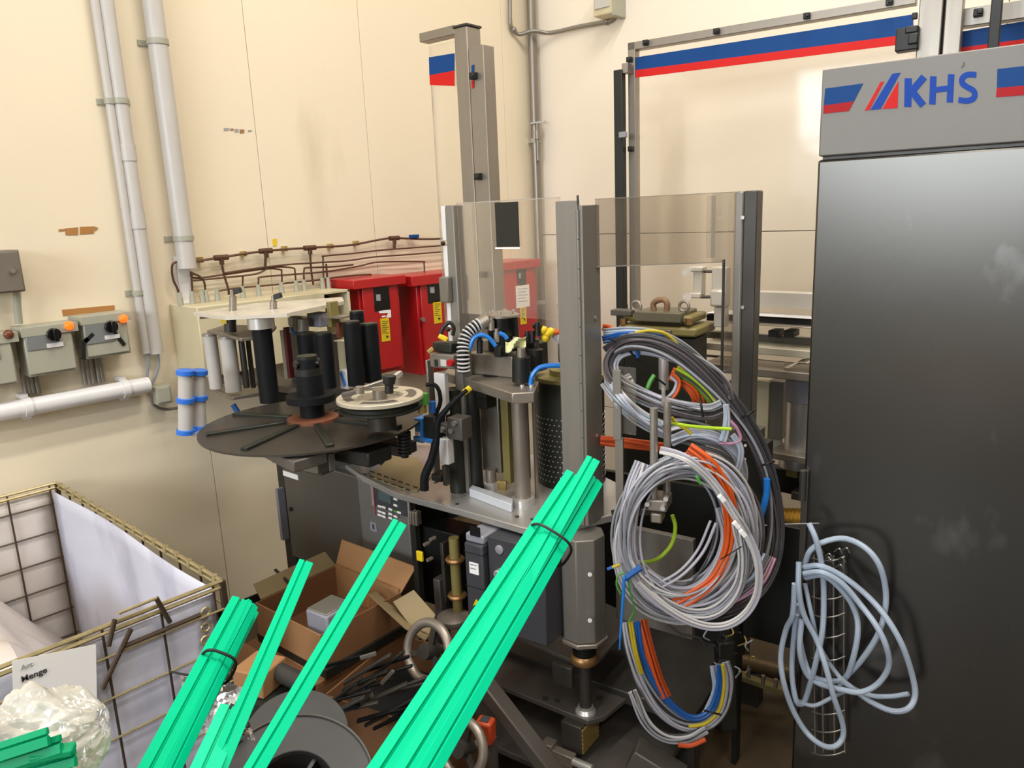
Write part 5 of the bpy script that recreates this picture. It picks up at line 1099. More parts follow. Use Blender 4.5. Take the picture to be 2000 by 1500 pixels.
bundle(t, [(1310, 862, 1.84), (1350, 848), (1390, 852), (1425, 872), (1448, 905), (1446, 940), (1425, 955)], [l, 'c_ice', l, g, l, 'c_ice'], 9, .0048, 1.84, 14, seed=13)
bundle(t, [(1295, 838, 1.86), (1330, 830), (1370, 838), (1410, 856)], [g, k, l, w], 12, .0045, 1.86, 10, seed=14)
MB().tube([U(px, py, 1.8) for px, py in ((1310, 826), (1345, 832), (1390, 836), (1428, 838))], .0045, 8).build('cable', M['c_lime'], t)
MB().tube([U(px, py, 1.8) for px, py in ((1312, 815), (1322, 828), (1340, 838), (1350, 848))], .004, 8).build('cable', M['c_yellow'], t)
MB().tube([U(px, py, 1.82) for px, py in ((1426, 822), (1440, 838), (1446, 858), (1430, 866), (1404, 866))], .0042, 8).build('cable', M['c_pink'], t)
bundle(t, [(1419, 790, 1.82), (1421, 815), (1418, 842), (1412, 862)], ['c_ice', l, 'c_ice'], 5, .005, 1.82, 8, seed=15)
bundle(t, [(1430, 850, 1.82), (1446, 875), (1444, 905), (1436, 930)], ['c_ice', l], 4, .005, 1.82, 8, seed=16)
t = thing('cable_bundle', 'straight rust orange cables crossing behind the steel rods', 'cable bundle', U(1230, 870, 2.0))
bundle(t, [(1172, 862, 2.0), (1210, 865), (1260, 870), (1300, 874)], ['c_rust'] * 6, 9, .0052, 2.0, 8, seed=17)
t = thing('cable_coil', 'large hanging coil of light grey and orange cables below the steel rods', 'cable coil', U(1340, 1220, 1.72))
loops(t, 1338, 1046, 112, 138, 1.74, [l, w, g, l, l, g, w, l, k, l, g, l, l, g, w, l], .0042, 14, seed=20, tilt=12)
loops(t, 1342, 1052, 128, 150, 1.76, [w, l, g, w, l, br, g, l, l, g, w], .0044, 12, seed=21, tilt=15)
loops(t, 1318, 1030, 92, 128, 1.77, [l, g, l, k, l, g], .0042, 9, seed=22, tilt=6)
bundle(t, [(1258, 905, 1.75), (1238, 960), (1226, 1030), (1228, 1095), (1250, 1135)], [l, w, l, g, l, w, l, l, g, l], 16, .0046, 1.73, 12, seed=23)
bundle(t, [(1258, 1125, 1.72), (1310, 1155), (1365, 1150), (1405, 1110), (1425, 1050), (1410, 990)], [l, g, l, w], 16, .0042, 1.72, 16, seed=24)
bundle(t, [(1345, 875, 1.73), (1385, 905), (1416, 955), (1428, 1015), (1424, 1075), (1400, 1130), (1355, 1165), (1318, 1182)], ['c_orange'] * 7, 11, .0048, 1.71, 18, seed=25)
bundle(t, [(1405, 925, 1.73), (1428, 970), (1440, 1020), (1432, 1080), (1408, 1130)], ['c_green', 'c_lime'], 4, .0042, 1.72, 12, seed=26)
bundle(t, [(1290, 880, 1.74), (1340, 895), (1392, 940), (1432, 1000), (1462, 1050), (1480, 1100), (1478, 1160), (1450, 1205), (1405, 1225), (1350, 1215), (1290, 1180), (1245, 1140)], [w, l, w], 6, .0045, 1.69, 24, seed=27)
bundle(t, [(1258, 1140, 1.72), (1300, 1180), (1350, 1200), (1400, 1192), (1440, 1150), (1452, 1090), (1440, 1020)], [w, l, g, w], 12, .0043, 1.7, 18, seed=28)
bundle(t, [(1280, 1150, 1.72), (1330, 1120), (1370, 1075), (1395, 1020)], [l, l], 8, .0042, 1.7, 10, seed=29)
bundle(t, [(1502, 1085, 1.76), (1480, 1130), (1440, 1160), (1400, 1180)], ['c_ice', 'c_lime', br, 'c_ice', 'c_pink'], 12, .0046, 1.74, 10, seed=30)
MB().tube([U(px, py, 1.68) for px, py in ((1252, 1108), (1240, 1116), (1226, 1126), (1222, 1132))], .008, 8).build('blue_strap', M['c_blue'], t)
MB().tube([U(px, py, 1.67) for px, py in ((1219, 1128), (1217, 1170), (1213, 1220), (1210, 1268))], [.004, .004, .0035, .003, .002], 8).build('blue_strap_tail', M['blue_tube'], t)
tie(t, 1428, 1080, 1.67, 20, -12, .0015)
MB().rod(U(1360, 930, 1.68), U(1368, 944, 1.68), .012, .006).build('green_marker', M['c_green'], t)
for px, py in ((1409, 972), (1438, 1024), (1450, 1040)): MB().rod(U(px - 4, py - 4, 1.66), U(px + 5, py + 6, 1.66), .012, .01).build('white_ferrule', M['paper'], t)
t = thing('earth_wire', 'yellow green earth wire curling inside the large cable coil', 'wire', U(1300, 1098, 1.82))
MB().tube([U(px, py, 1.8) for px, py in ((1313, 1006), (1319, 1030), (1312, 1062), (1292, 1086), (1270, 1097), (1246, 1098))], .0052, 8).build('wire', M['c_lime'], t)
MB().tube([U(px, py, 1.7) for px, py in ((1220, 1118), (1208, 1124), (1204, 1142), (1212, 1160))], .0024, 6).build('thin_wire', M['c_green'], t)
MB().tube([U(px, py, 1.7) for px, py in ((1224, 1120), (1232, 1160), (1238, 1190), (1228, 1216))], .0024, 6).build('thin_wire', M['c_green'], t)
MB().cyl(U(1196, 1108, 1.7), U(1210, 1103, 1.7), .004, n=8).build('wire_sleeve', M['c_yellow'], t); MB().cyl(U(1186, 1112, 1.7), U(1196, 1108, 1.7), .004, n=8).build('wire_sleeve', M['c_blue'], t)
MB().tube([U(px, py, 1.82) for px, py in ((1498, 935), (1497, 965), (1488, 1000), (1472, 1036), (1462, 1060))], .0085, 10).build('blue_hose', M['blue_tube'], label='bright blue hose beside the dark grey cable bundle', cat='hose')
t = thing('cable_loop', 'lower hanging cable loop with blue orange and grey cables near the floor', 'cable loop', U(1330, 1440, 1.78))
lo = [(1228, 1215, 1.78), (1236, 1270), (1255, 1330), (1290, 1385), (1335, 1415), (1380, 1412), (1410, 1380), (1420, 1330), (1412, 1295)]
bundle(t, lo, [g, l, g, g, k, g, l, k, g], 15, .005, 1.77, 20, seed=31, wob=.2)
bundle(t, [(1243, 1215, 1.75), (1252, 1275), (1276, 1330), (1312, 1378), (1350, 1403), (1385, 1392), (1404, 1350), (1408, 1300)], ['c_blue', 'c_blue'], 4, .006, 1.75, 18, seed=32, wob=.1)
bundle(t, [(1252, 1212, 1.76), (1265, 1265), (1282, 1320), (1300, 1362)], ['c_rust', 'c_rust', 'c_orange', 'c_rust', 'c_rust'], 9, .0048, 1.75, 12, seed=33, wob=.1)
bundle(t, [(1231, 1215, 1.75), (1240, 1270), (1252, 1315)], ['c_yellow', 'c_yellow'], 3, .0045, 1.74, 10, seed=34)
bundle(t, [(1345, 1418, 1.73), (1378, 1412), (1405, 1385), (1414, 1335), (1410, 1298)], ['c_yellow'], 1, .005, 1.73, 12, seed=35)
bundle(t, [(1235, 1350, 1.74), (1262, 1410), (1300, 1440), (1345, 1442), (1380, 1425)], [w, l, k, g], 9, .0042, 1.75, 14, seed=36)
bundle(t, [(1395, 1300, 1.78), (1400, 1345), (1385, 1385), (1375, 1400)], ['c_ice', 'c_pink', 'c_ice'], 6, .0045, 1.77, 10, seed=37)
MB().tube([U(px, py, 1.72) for px, py in ((1325, 1455), (1350, 1456), (1378, 1444))], .006, 8).build('cable', M['c_rust'], t)
tie(t, 1392, 1392, 1.72, 16, 4, .0025)
# ------------------------------------------------------------------ steel rods carrying the large coil, with clamp
t = thing('rod_bracket', 'pair of upright steel rods in a clamp block in front of the coil', 'bracket', U(1285, 1000, 1.78))
for a, b_, d in (((1274, 797), (1277, 985), 1.74), ((1300, 784), (1303, 965), 1.78)):
    c0 = U(*b_, d); c1 = U(*a, d); MB().cyl(c0, Vector((c0.x, c0.y, c1.z)), .0095, n=16).build('steel_rod', M['steel'], t)
MB().cyl(U(1296, 760, 2.0), U(1296, 700, 2.0), .013, n=16).build('glass_cup', M['steel_bright'], t); 
MB().rod(U(1296, 790, 1.8), U(1296, 760, 2.0), .01, .01).build('link', M['steel'], t)
Kb = Fr(U(1280, 990, 1.74), 20)
b = MB().pbox(Kb, (1264, 975), (1302, 1002), -.02, .05); b.pbox(Kb, (1270, 1002), (1292, 1024), -.015, .03); b.build('clamp_block', M['steel_warm'], t, bevel=.004)
for px, py in ((1266, 982), (1296, 990), (1302, 972)): q = Kb.pt(px, py, -.02); MB().cyl(q, q - Kb.y * .012, .006, n=10).build('bolt', M['steel_bright'], t)
MB().rod(U(1285, 1000, 1.79), U(1200, 1000, 1.97), .02, .014).build('bracket_arm', M['dark_steel'], t)
t = thing('strip_post', 'thin grey upright strip right of the centre post in front of cables', 'strip', U(1205, 995, 1.9))
Sp = Fr(U(1205, 850, 1.88), 8)
MB().pbox(Sp, (1196, 722), (1213, 860), .0, .006).build('upper_strip', M['post_steel'], t, bevel=.001)
MB().fbox(Sp, Sp.at(1200, 900)[0], Sp.at(1215, 900)[0], .004, .012, TZ, Sp.at(1205, 855)[1]).build('lower_strip', M['alu'], t, bevel=.001)
MB().pbox(Sp, (1198, 715), (1242, 850), .014, .017).build('clear_sheet', M['acrylic'], t)
t = thing('black_cover', 'black sheet cover with two small white screws behind the cable coils', 'cover', U(1455, 1000, 2.1))
Bc = Fr(U(1460, 900, 2.05), 8)
MB().pbox(Bc, (1437, 858), (1492, 1130), .0, .05).build('cover_sheet', M['black'], t, bevel=.003)
for px, py in ((1456, 870), (1455, 897)): q = Bc.pt(px, py, 0); MB().cyl(q, q - Bc.y * .003, .004, n=8).build('screw', M['paper'], t)
MB().pbox(Bc, (1420, 836), (1480, 866), .05, .12).build('cover_top', M['cab_grey'], t, bevel=.003)
MB().fbox(Bc, Bc.at(1437, 1000)[0], Bc.at(1447, 1000)[0], .01, .05, 0, Bc.at(1460, 1130)[1]).build('cover_foot', M['black'], t)
t = thing('cable_chain', 'dark tangle of cable ends and clips under the big coil', 'cable ends', U(1440, 1400, 1.9))
rn = random.Random(5)
for i in range(16):
    px, py = rn.uniform(1380, 1465), rn.uniform(1225, 1310); a = rn.uniform(0, 6.28)
    MB().tube([U(px, py, 1.9), U(px + 14 * math.cos(a), py + 12 * math.sin(a), 1.88), U(px + 22 * math.cos(a + .8), py + 22 * math.sin(a + .8), 1.9)], .0022, 6).build('wire_end', M[('black', 'brass', 'c_dark', 'c_light')[i % 4]], t)
b = MB().tube([U(1300, 1215, 1.8), U(1330, 1238, 1.8), U(1365, 1246, 1.82), U(1380, 1268, 1.85)], .003, 6); b.build('wire_end', M['c_brown'], t)
b = MB().rod(U(1415, 1250, 1.95), U(1420, 1420, 1.92), .05, .04); b.build('chain_guide', M['black'], t, bevel=.004)
# ------------------------------------------------------------------ wire rack with pale grey-blue cable coil
t = thing('wire_rack', 'small chrome wire rack hanging from the left edge of the steel cabinet', 'wire rack', K.p(kx0, -.05, .4))
def kp(px, py, y): return K.pt(px, py, y)
for px in (1590, 1606, 1628, 1648):
    MB().tube([kp(px, 1085, -.03), kp(px, 1300, -.03), kp(px + 2, 1470, -.03)], .0022, 6).build('upright_wire', M['steel'], t)
for py in (1090, 1165, 1200, 1240, 1285, 1330, 1390, 1425, 1470):
    MB().tube([kp(1586, py, -.03), kp(1605, py + 5, -.05), kp(1630, py + 4, -.05), kp(1650, py - 3, -.03)], .002, 6).build('cross_wire', M['steel'], t)
for i in range(10):
    px, py = 1600 + rn.uniform(-8, 45), 1075 + rn.uniform(0, 40); MB().tube([kp(px, py, -.04), kp(px + 10, py - 6, -.06), kp(px + 16, py + 4, -.05)], .0022, 6).build('hook_wire', M['steel'], t)
MB().tube([kp(1468, 1028, -.0), kp(1530, 1024, -.01), kp(1600, 1022, -.02)], .0018, 6).build('long_wire', M['steel_bright'], t)
t = thing('cable_coil', 'loosely wound pale grey-blue cable hanging in front of the steel cabinet', 'cable coil', kp(1640, 1460, -.05))
Y = -.075
def kc(pts, y0=Y, r=.0072):
    MB().tube([kp(px, py, y0 - .012 * math.sin(i * 1.7)) for i, (px, py) in enumerate(pts)], r, 9, 8).build('cable', M['c_ice'], t)
kc([(1580, 1022), (1594, 1055), (1606, 1110), (1609, 1170), (1606, 1235), (1592, 1300), (1575, 1360), (1566, 1375), (1555, 1368), (1547, 1320), (1549, 1260), (1556, 1200)])
kc([(1572, 1100), (1583, 1075), (1610, 1058), (1650, 1052), (1690, 1070), (1718, 1105), (1730, 1155), (1727, 1200), (1712, 1245), (1682, 1290), (1650, 1325), (1636, 1350)], Y + .01)
kc([(1560, 1098), (1560, 1150), (1570, 1200), (1595, 1250), (1612, 1300), (1628, 1360), (1645, 1410), (1646, 1440), (1630, 1458), (1605, 1455), (1575, 1430), (1548, 1385), (1530, 1330), (1525, 1280), (1535, 1230), (1548, 1200), (1552, 1140)], Y - .02)
kc([(1570, 1108), (1600, 1105), (1640, 1122), (1690, 1160), (1730, 1205), (1762, 1260), (1782, 1320), (1787, 1360), (1772, 1385), (1740, 1388), (1700, 1370), (1662, 1342), (1640, 1325)], Y)
kc([(1570, 1120), (1605, 1118), (1645, 1140), (1680, 1180), (1710, 1220), (1730, 1260), (1736, 1300), (1715, 1335), (1680, 1352), (1640, 1346), (1600, 1335), (1575, 1315), (1562, 1270), (1566, 1210)], Y - .01)
kc([(1572, 1128), (1610, 1125), (1650, 1160), (1672, 1200), (1675, 1240), (1665, 1290), (1650, 1325), (1615, 1330), (1585, 1318), (1570, 1285), (1560, 1230), (1558, 1180)], Y + .008)
kc([(1572, 1140), (1585, 1200), (1600, 1260), (1630, 1310), (1660, 1340), (1700, 1358), (1740, 1360), (1775, 1355)], Y + .02, .006)
kc([(1560, 1370), (1590, 1378), (1625, 1362), (1650, 1350)], Y + .015, .0055)
# ------------------------------------------------------------------ mesh container at the left
RZ = .80
p_nr = ZP(403, 1146, RZ); p_fr = ZP(126, 932, RZ)
X1 = p_nr.x; X0 = .04; Y1 = (p_nr.y + p_fr.y) / 2; Y0 = Y1 - 1.25; Zb = .12
bn = thing('mesh_container', 'brass coloured wire mesh container lined with white sheets', 'container', ((X0 + X1) / 2, (Y0 + Y1) / 2, 0))
def wire(p0, p1, r=.0034, m='wire_dark', nm='wire'): return MB().cyl(p0, p1, r, n=6).build(nm, M[m], bn)
for a, b_ in (((X1, Y0), (X1, Y1)), ((X1, Y1), (X0, Y1)), ((X0, Y1), (X0, Y0)), ((X0, Y0), (X1, Y0))):
    for dz in (0, -.016): wire((a[0], a[1], RZ + dz), (b_[0], b_[1], RZ + dz), .0055, 'wire_brass', 'rim_bar')
for i in range(17): x = X0 + (X1 - X0) * (i + .5) / 17; MB().rod((x, Y1, RZ - .018), (x, Y1, RZ + .006), .012, .016).build('rim_clip', M['wire_brass'], bn)
N1 = 9
for i in range(N1 + 1):
    y = Y1 - .025 - (Y1 - Y0 - .03) * i / N1 * 1.0
    for X in (X1, X0): wire((X, y, Zb), (X, y, RZ))
for i in range(1, 10):
    x = X0 + (X1 - X0) * i / 10; wire((x, Y1, Zb), (x, Y1, RZ)); wire((x, Y0, Zb), (x, Y0, RZ))
for j in range(6):
    z = RZ - .075 - j * .105
    wire((X1 + .005, Y0, z), (X1 + .005, Y1, z), .003, 'wire_brass'); wire((X0 - .003, Y0, z), (X0 - .003, Y1, z), .003, 'wire_dark')
    for Yy in (Y0, Y1 + .004): wire((X0, Yy, z), (X1, Yy, z), .003, 'wire_brass')
wire((X1 + .008, Y1 - .07, RZ - .063), (X1 + .008, Y1 - .26, RZ - .063), .0055, 'wire_dark', 'latch_bar')
Cn = Fr((X1, 0), 90)                           # front face of the container: x along +Y, y into the container
def cpt(px, py, y=-.012): return Cn.pt(px, py, y)
for a, b_ in (((256, 1228), (200, 1345)), ((224, 1210), (212, 1262)), ((305, 1168), (332, 1215))): MB().cyl(cpt(*a), cpt(*b_), .006, n=8).build('bent_wire', M['wire_dark'], bn)
MB().cyl(cpt(232, 1198), cpt(306, 1168), .004, n=8).build('bent_wire', M['wire_brass'], bn)
for X in (X0, X1):
    for Yy in (Y0, Y1): MB().rod((X, Yy, 0), (X, Yy, RZ), .014, .014, (1, 0, 0)).build('corner_post', M['wire_dark'], bn)
for py in (1195, 1225, 1250): q = cpt(402, py, .0); MB().torus(q, (1, 0, 0), .011, .0035, 14, 6).build('hinge_ring', M['wire_brass'], bn)
MB().fbox(G0, X0, X1, Y0, Y1, Zb - .02, Zb).build('base_board', M['wire_dark'], bn)
def sheet(fn, nm, m='liner', nu=18, nv=14): return MB().grid(fn, nu, nv).build(nm, M[m], bn, solid=.002)
h1 = RZ - .03
sheet(lambda u, v: Vector((X1 - .014 - .006 * math.sin(5 * u) * v, Y0 + .01 + (Y1 - Y0 - .03) * u, Zb + (h1 - Zb) * v)), 'liner_sheet')
sheet(lambda u, v: Vector((X0 + .02 + (X1 - X0 - .04) * u, Y1 - .016 - .008 * math.sin(7 * u + 2 * v), Zb + (RZ - .02 - Zb) * v)), 'liner_sheet')
sheet(lambda u, v: Vector((X0 - .012, Y0 + .01 + (Y1 - Y0 - .03) * u, Zb + (RZ - .03 - Zb) * v)), 'liner_sheet', 'film')
rn = random.Random(11); ph = [rn.uniform(0, 6) for _ in range(8)]
def heap(u, v):
    x = X0 + .03 + (X1 - X0 - .07) * u; y = Y0 + .03 + (Y1 - Y0 - .08) * v
    f = max(0, min(1, (1.02 - v) * 3.2)) * max(0, min(1, (1.05 - u) * 4)) ** .5
    z = Zb + .02 + (.47 + .05 * math.sin(9 * u + ph[0]) * math.sin(7 * v + ph[1]) + .025 * math.sin(21 * u + 9 * v + ph[2]) + .012 * math.sin(37 * v - 19 * u + ph[3])) * f
    return Vector((x, y, z))
MB().grid(heap, 40, 40).build('plastic_film', M['film'], label='crumpled whitish plastic film heaped inside the wire mesh container', cat='plastic film', kind=None)
# paper label
Lb = Fr((X1 + .012, 0), 90)
def lq(pts, y): return MB().prism([Lb.pt(px, py, y) for px, py in pts], Lb.y * -.001)
t = thing('paper_label', 'white paper sheet with printed words hanging on the wire mesh container', 'paper sheet', Lb.pt(105, 1400, 0))
lq([(23, 1291), (187, 1258), (190, 1420), (30, 1450)], 0).build('sheet', M['paper'], t)
def text(s, px, py, size, y, m, parent, bold=0, fr=None, slope=0):
    cu = bpy.data.curves.new('lettering', 'FONT'); cu.body = s; cu.size = size; cu.extrude = .0003; cu.offset = bold; o = bpy.data.objects.new('lettering', cu); COL.objects.link(o)
    bpy.context.view_layer.update(); me = bpy.data.meshes.new_from_object(o.evaluated_get(bpy.context.evaluated_depsgraph_get())); bpy.data.objects.remove(o)
    q = fr.pt(px, py, y); me.materials.clear(); me.materials.append(M[m]); ob = bpy.data.objects.new('lettering', me); COL.objects.link(ob); ob.parent = parent
    X = fr.x; Z = Vector((0, 0, 1)); Mx = Matrix(((X.x, Z.x, -fr.y.x, 0), (X.y, Z.y, -fr.y.y, 0), (X.z, Z.z, -fr.y.z, 0), (0, 0, 0, 1)))
    ob.matrix_local = Matrix.Translation(q - WL[parent.name]) @ Mx; return ob
text('Art', 41, 1310, .017, -.0025, 'ink_light', t, 0, Lb)
text('Menge', 42, 1333, .019, -.0025, 'ink', t, .0003, Lb)
# ------------------------------------------------------------------ packing bench below the frame that carries the profiles
bt = .925
Bh = Fr(CAM + HD * .30, YAW)
t = thing('packing_bench', 'wooden packing bench at the viewer with green profiles lying over its edge', 'bench', (Bh.P.x, Bh.P.y, 0))
MB().fbox(Bh, -.95, .35, -.30, .30, bt - .03, bt).build('bench_top', M['cardboard'], t, bevel=.003)
for x in (-.9, .3):
    for y in (-.25, .25): MB().fbox(Bh, x - .025, x + .025, y - .025, y + .025, 0, bt - .03).build('bench_leg', M['dark_steel'], t, bevel=.003)
# ------------------------------------------------------------------ green plastic profiles
PROF = [(-1, -.45), (.04, -.45), (.10, -.1), (.22, -.1), (.28, -.45), (1, -.3), (1, .3), (.28, .45), (.22, .1), (.10, .1), (.04, .45), (-1, .45)]
def profile(p0, p1, w, parent, m='green', nm='profile', roll=0.0):
    p0, p1 = Vector(p0), Vector(p1); a = (p1 - p0).normalized(); u = a.cross((CAM - (p0 + p1) / 2).normalized()).normalized(); v = u.cross(a)
    u, v = u * math.cos(roll) + v * math.sin(roll), v * math.cos(roll) - u * math.sin(roll)
    pts = [p0 + u * (x * w / 2) - v * (y * w / 2) for x, y in PROF]
    return MB().prism(pts, p1 - p0).build(nm, M[m], parent, bevel=.0008)
def back(p_tip, p_bot, d): # carry the line on from the lower edge of the picture to depth d
    a = p_tip - p_bot; f = ((p_bot - CAM).dot(HD) - d) / a.dot(HD); return p_bot - a * f
DB, DT = .80, 1.16
t = thing('green_profile', 'single green plastic profile standing out between the other two, with a wider end piece', 'plastic profile', U(425, 1500, DB), )
tip = U(597, 1099, DT); bot = U(425, 1500, DB); profile(tip, back(tip, bot, .62), .0235, t, 'green')
q0 = U(450, 1385, .915); a = (tip - bot).normalized(); qa = q0; profile(U(452, 1388, .90), back(U(452, 1388, .90), U(402, 1500, .79), .62), .034, t, 'green_pale', 'wide_piece')
t = thing('green_profile', 'longest single green plastic profile pointing at the keypad of the control cabinet', 'plastic profile', U(510, 1500, DB))
tip = U(780, 1022, DT + .02); bot = U(498, 1500, DB); profile(tip, back(tip, bot, .6), .0245, t)
t = thing('green_profile_bundle', 'left tied bundle of green plastic profiles in front of the mesh container', 'profile bundle', U(320, 1500, DB))
for k, (tx, ty, bx, dd) in enumerate(((471, 1176, 300, 0), (491, 1180, 336, .006), (478, 1186, 312, .022), (490, 1190, 330, .026))):
    tip = U(tx, ty, DT - .03 + dd); bot = U(bx, 1500, DB + .0 + dd); profile(tip, back(tip, bot, .6), (.034, .022, .03, .026)[k], t, roll=(.0, .5, .1, .4)[k])
def ring_tie(px, py, A, B, hu, hv, parent):     # tie round a bundle that runs from A to B, where the pixel's ray passes nearest
    r = ray(px, py).normalized(); best = min((((A.lerp(B, k / 200) - CAM).cross(r)).length, k) for k in range(201))[1]; c = A.lerp(B, best / 200)
    ax = (B - A).normalized(); u = ax.cross((CAM - c).normalized()).normalized(); v = u.cross(ax)
    pts = [c + u * hu * math.copysign(abs(math.cos(q)) ** .6, math.cos(q)) + v * (hv * math.copysign(abs(math.sin(q)) ** .6, math.sin(q))) for q in [2 * math.pi * i / 28 for i in range(28)]]
    MB().tube(pts, .0022, 8, 1, True).build('cable_tie', M['black'], parent)
ring_tie(408, 1297, U(325, 1500, DB + .012), U(482, 1180, DT - .018), .0255, .027, t)
MB().tube([U(388, 1302, .97), U(372, 1318, .96), U(330, 1311, .96)], .0015, 6).build('cable_tie_tail', M['black'], t)
t = thing('green_profile_bundle', 'big tied bundle of green plastic profiles in the middle foreground', 'profile bundle', U(830, 1500, .72))
DB2, DT2 = .74, 1.2
for k, (tx, ty, bx, dd) in enumerate(((1122, 931, 752, 0), (1146, 930, 800, .004), (1163, 938, 838, .010), (1150, 946, 815, .030), (1158, 898, 822, .020), (1128, 940, 775, .030), (1140, 945, 790, .042))):
    tip = U(tx, ty, DT2 + dd); bot = U(bx, 1500, DB2 + dd); profile(tip, back(tip, bot, .6), (.034, .03, .026, .03, .0235, .03, .03)[k], t, roll=(.0, .08, .35, .2, 0, .0, .1)[k])
ring_tie(1064, 1062, U(805, 1500, DB2 + .02), U(1145, 938, DT2 + .02), .0365, .034, t)
# ------------------------------------------------------------------ bubble wrap pack with green pieces
t = thing('bubble_wrap_pack', 'bubble wrap wrapped pack at the lower left photo corner', 'packaging', U(70, 1520, .62))
c = U(68, 1458, .74)
def wrapf(u, v):
    a = 2 * math.pi * u; s = v * 2 - 1; rr = math.sqrt(max(0.0, 1 - s * s * .9)); w = 1.1 + .14 * math.sin(3 * a + 4 * s) + .10 * math.sin(5 * a - 7 * s) + .07 * math.sin(11 * a + 9 * s) + .05 * math.sin(17 * a - 13 * s) + .03 * math.sin(29 * a + 21 * s)
    p = c - RT * .03 + (RT * .56 + HD * .25 - Vector((0, 0, .12))).normalized() * (s * -.105)
    ax = (RT * .8 + HD * .2 + Vector((0, 0, .18))).normalized(); e1 = ax.cross(Vector((0, 0, 1))).normalized(); e2 = ax.cross(e1)
    return c - ax * .012 + ax * s * .085 + (e1 * math.cos(a) * .05 + e2 * math.sin(a) * .05) * rr * w
MB().grid(wrapf, 96, 48).build('bubble_wrap', M['bubble'], t)
b = MB()
gp_ = thing('green_piece_stack', 'dark green plastic pieces showing under the bubble wrap pack', 'plastic pieces', U(90, 1500, .70))
for i, (a, b_) in enumerate((((-30, 1478), (95, 1438)), ((-30, 1500), (120, 1452)), ((0, 1520), (148, 1478)), ((-10, 1545), (140, 1505)))):
    profile(U(*b_, .675 + .006 * i), U(*a, .66 + .006 * i), .018, gp_, 'green_dark')
MB().rod(U(60, 1478, .675), U(146, 1462, .685), .016, .008).build('green_block', M['green_dark'], gp_, bevel=.002)
MB().fbox(Fr(U(85, 1500, .66), YAW), -.06, .0, -.02, .01, bt, U(85, 1560, .66).z).build('stack_base', M['cardboard'], gp_)
# ------------------------------------------------------------------ cardboard boxes and scrap
fx = U(625, 1242, 1.92); Cb = Fr((fx.x, fx.y), 3)
zt_ = fx.z; xl = Cb.at(500, 1192)[0]; bx_d = .30; ht = .105
t = thing('open_carton', 'open brown carton holding a grey box, under the control cabinet', 'carton', Cb.p(xl / 2, bx_d / 2, zt_ - ht))
th = .005
MB().fbox(Cb, xl, 0, 0, th, zt_ - ht, zt_).build('front_wall', M['cardboard'], t)
MB().fbox(Cb, -th, 0, th, bx_d, zt_ - ht, zt_).build('side_wall', M['cardboard_shade'], t)
MB().fbox(Cb, xl, xl + th, th, bx_d, zt_ - ht, zt_).build('side_wall', M['cardboard_shade'], t)
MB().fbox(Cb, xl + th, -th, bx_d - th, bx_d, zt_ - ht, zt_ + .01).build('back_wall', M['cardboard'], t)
MB().fbox(Cb, xl + th, -th, th, bx_d - th, zt_ - ht, zt_ - ht + th).build('bottom', M['cardboard_shade'], t)
MB().prism([Cb.p(xl, bx_d, zt_), Cb.p(0, bx_d, zt_), Cb.p(.02, bx_d + .05, zt_ + .07), Cb.p(xl - .02, bx_d + .05, zt_ + .07)], (0, .004, 0)).build('flap', M['cardboard'], t)
MB().prism([Cb.p(xl, bx_d, zt_), Cb.p(xl, .02, zt_), Cb.p(xl - .05, .03, zt_ + .03), Cb.p(xl - .05, bx_d, zt_ + .035)], (0, 0, .004)).build('flap', M['kraft'], t)
MB().fbox(Cb, xl * .52, xl * .46, bx_d - th - .001, bx_d - th, zt_ - ht + .01, zt_).build('carton_seam', M['tape'], t)
Gx = Fr(U(595, 1225, 2.0), 8)
t = thing('grey_box', 'small grey plastic box lying inside the open brown carton', 'box', Gx.p(.05, .05, zt_ - ht + th))
xa, za = Gx.at(596, 1190); xb, _ = Gx.at(637, 1200)
MB().fbox(Gx, xa, xb, 0, .10, zt_ - ht + th + .001, za).build('box_body', M['grey_light'], t, bevel=.006)
MB().fbox(Gx, xa + .004, xb - .004, .004, .096, za, za + .004).build('box_lid', M['conduit_dark'], t, bevel=.002)
# stack under the open carton
t = thing('lower_carton', 'larger brown carton under the open carton in the scrap pile', 'carton', Cb.p(-.1, .1, 0))
MB().fbox(Cb, xl - .04, .0, -.03, bx_d + .02, 0, zt_ - ht - .03).build('carton_body', M['cardboard_shade'], t, bevel=.003)
MB().prism([Cb.p(xl - .04, -.03, zt_ - ht - .03), Cb.p(.0, -.03, zt_ - ht - .03), Cb.p(.0, -.12, zt_ - ht - .08), Cb.p(xl - .05, -.12, zt_ - ht - .07)], (0, 0, .004)).build('flap', M['cardboard'], t)
MB().fbox(Cb, xl, 0, 0, bx_d, zt_ - ht - .03, zt_ - ht - .026).build('carton_lid', M['cardboard'], t)
t = thing('packing_board', 'thin dark board separating the two stacked cartons', 'board', Cb.p(xl / 2, bx_d / 2, zt_ - ht - .02))
MB().fbox(Cb, xl - .01, .01, .0, bx_d + .01, zt_ - ht - .0255, zt_ - ht - .0005).build('board', M['drum'], t)
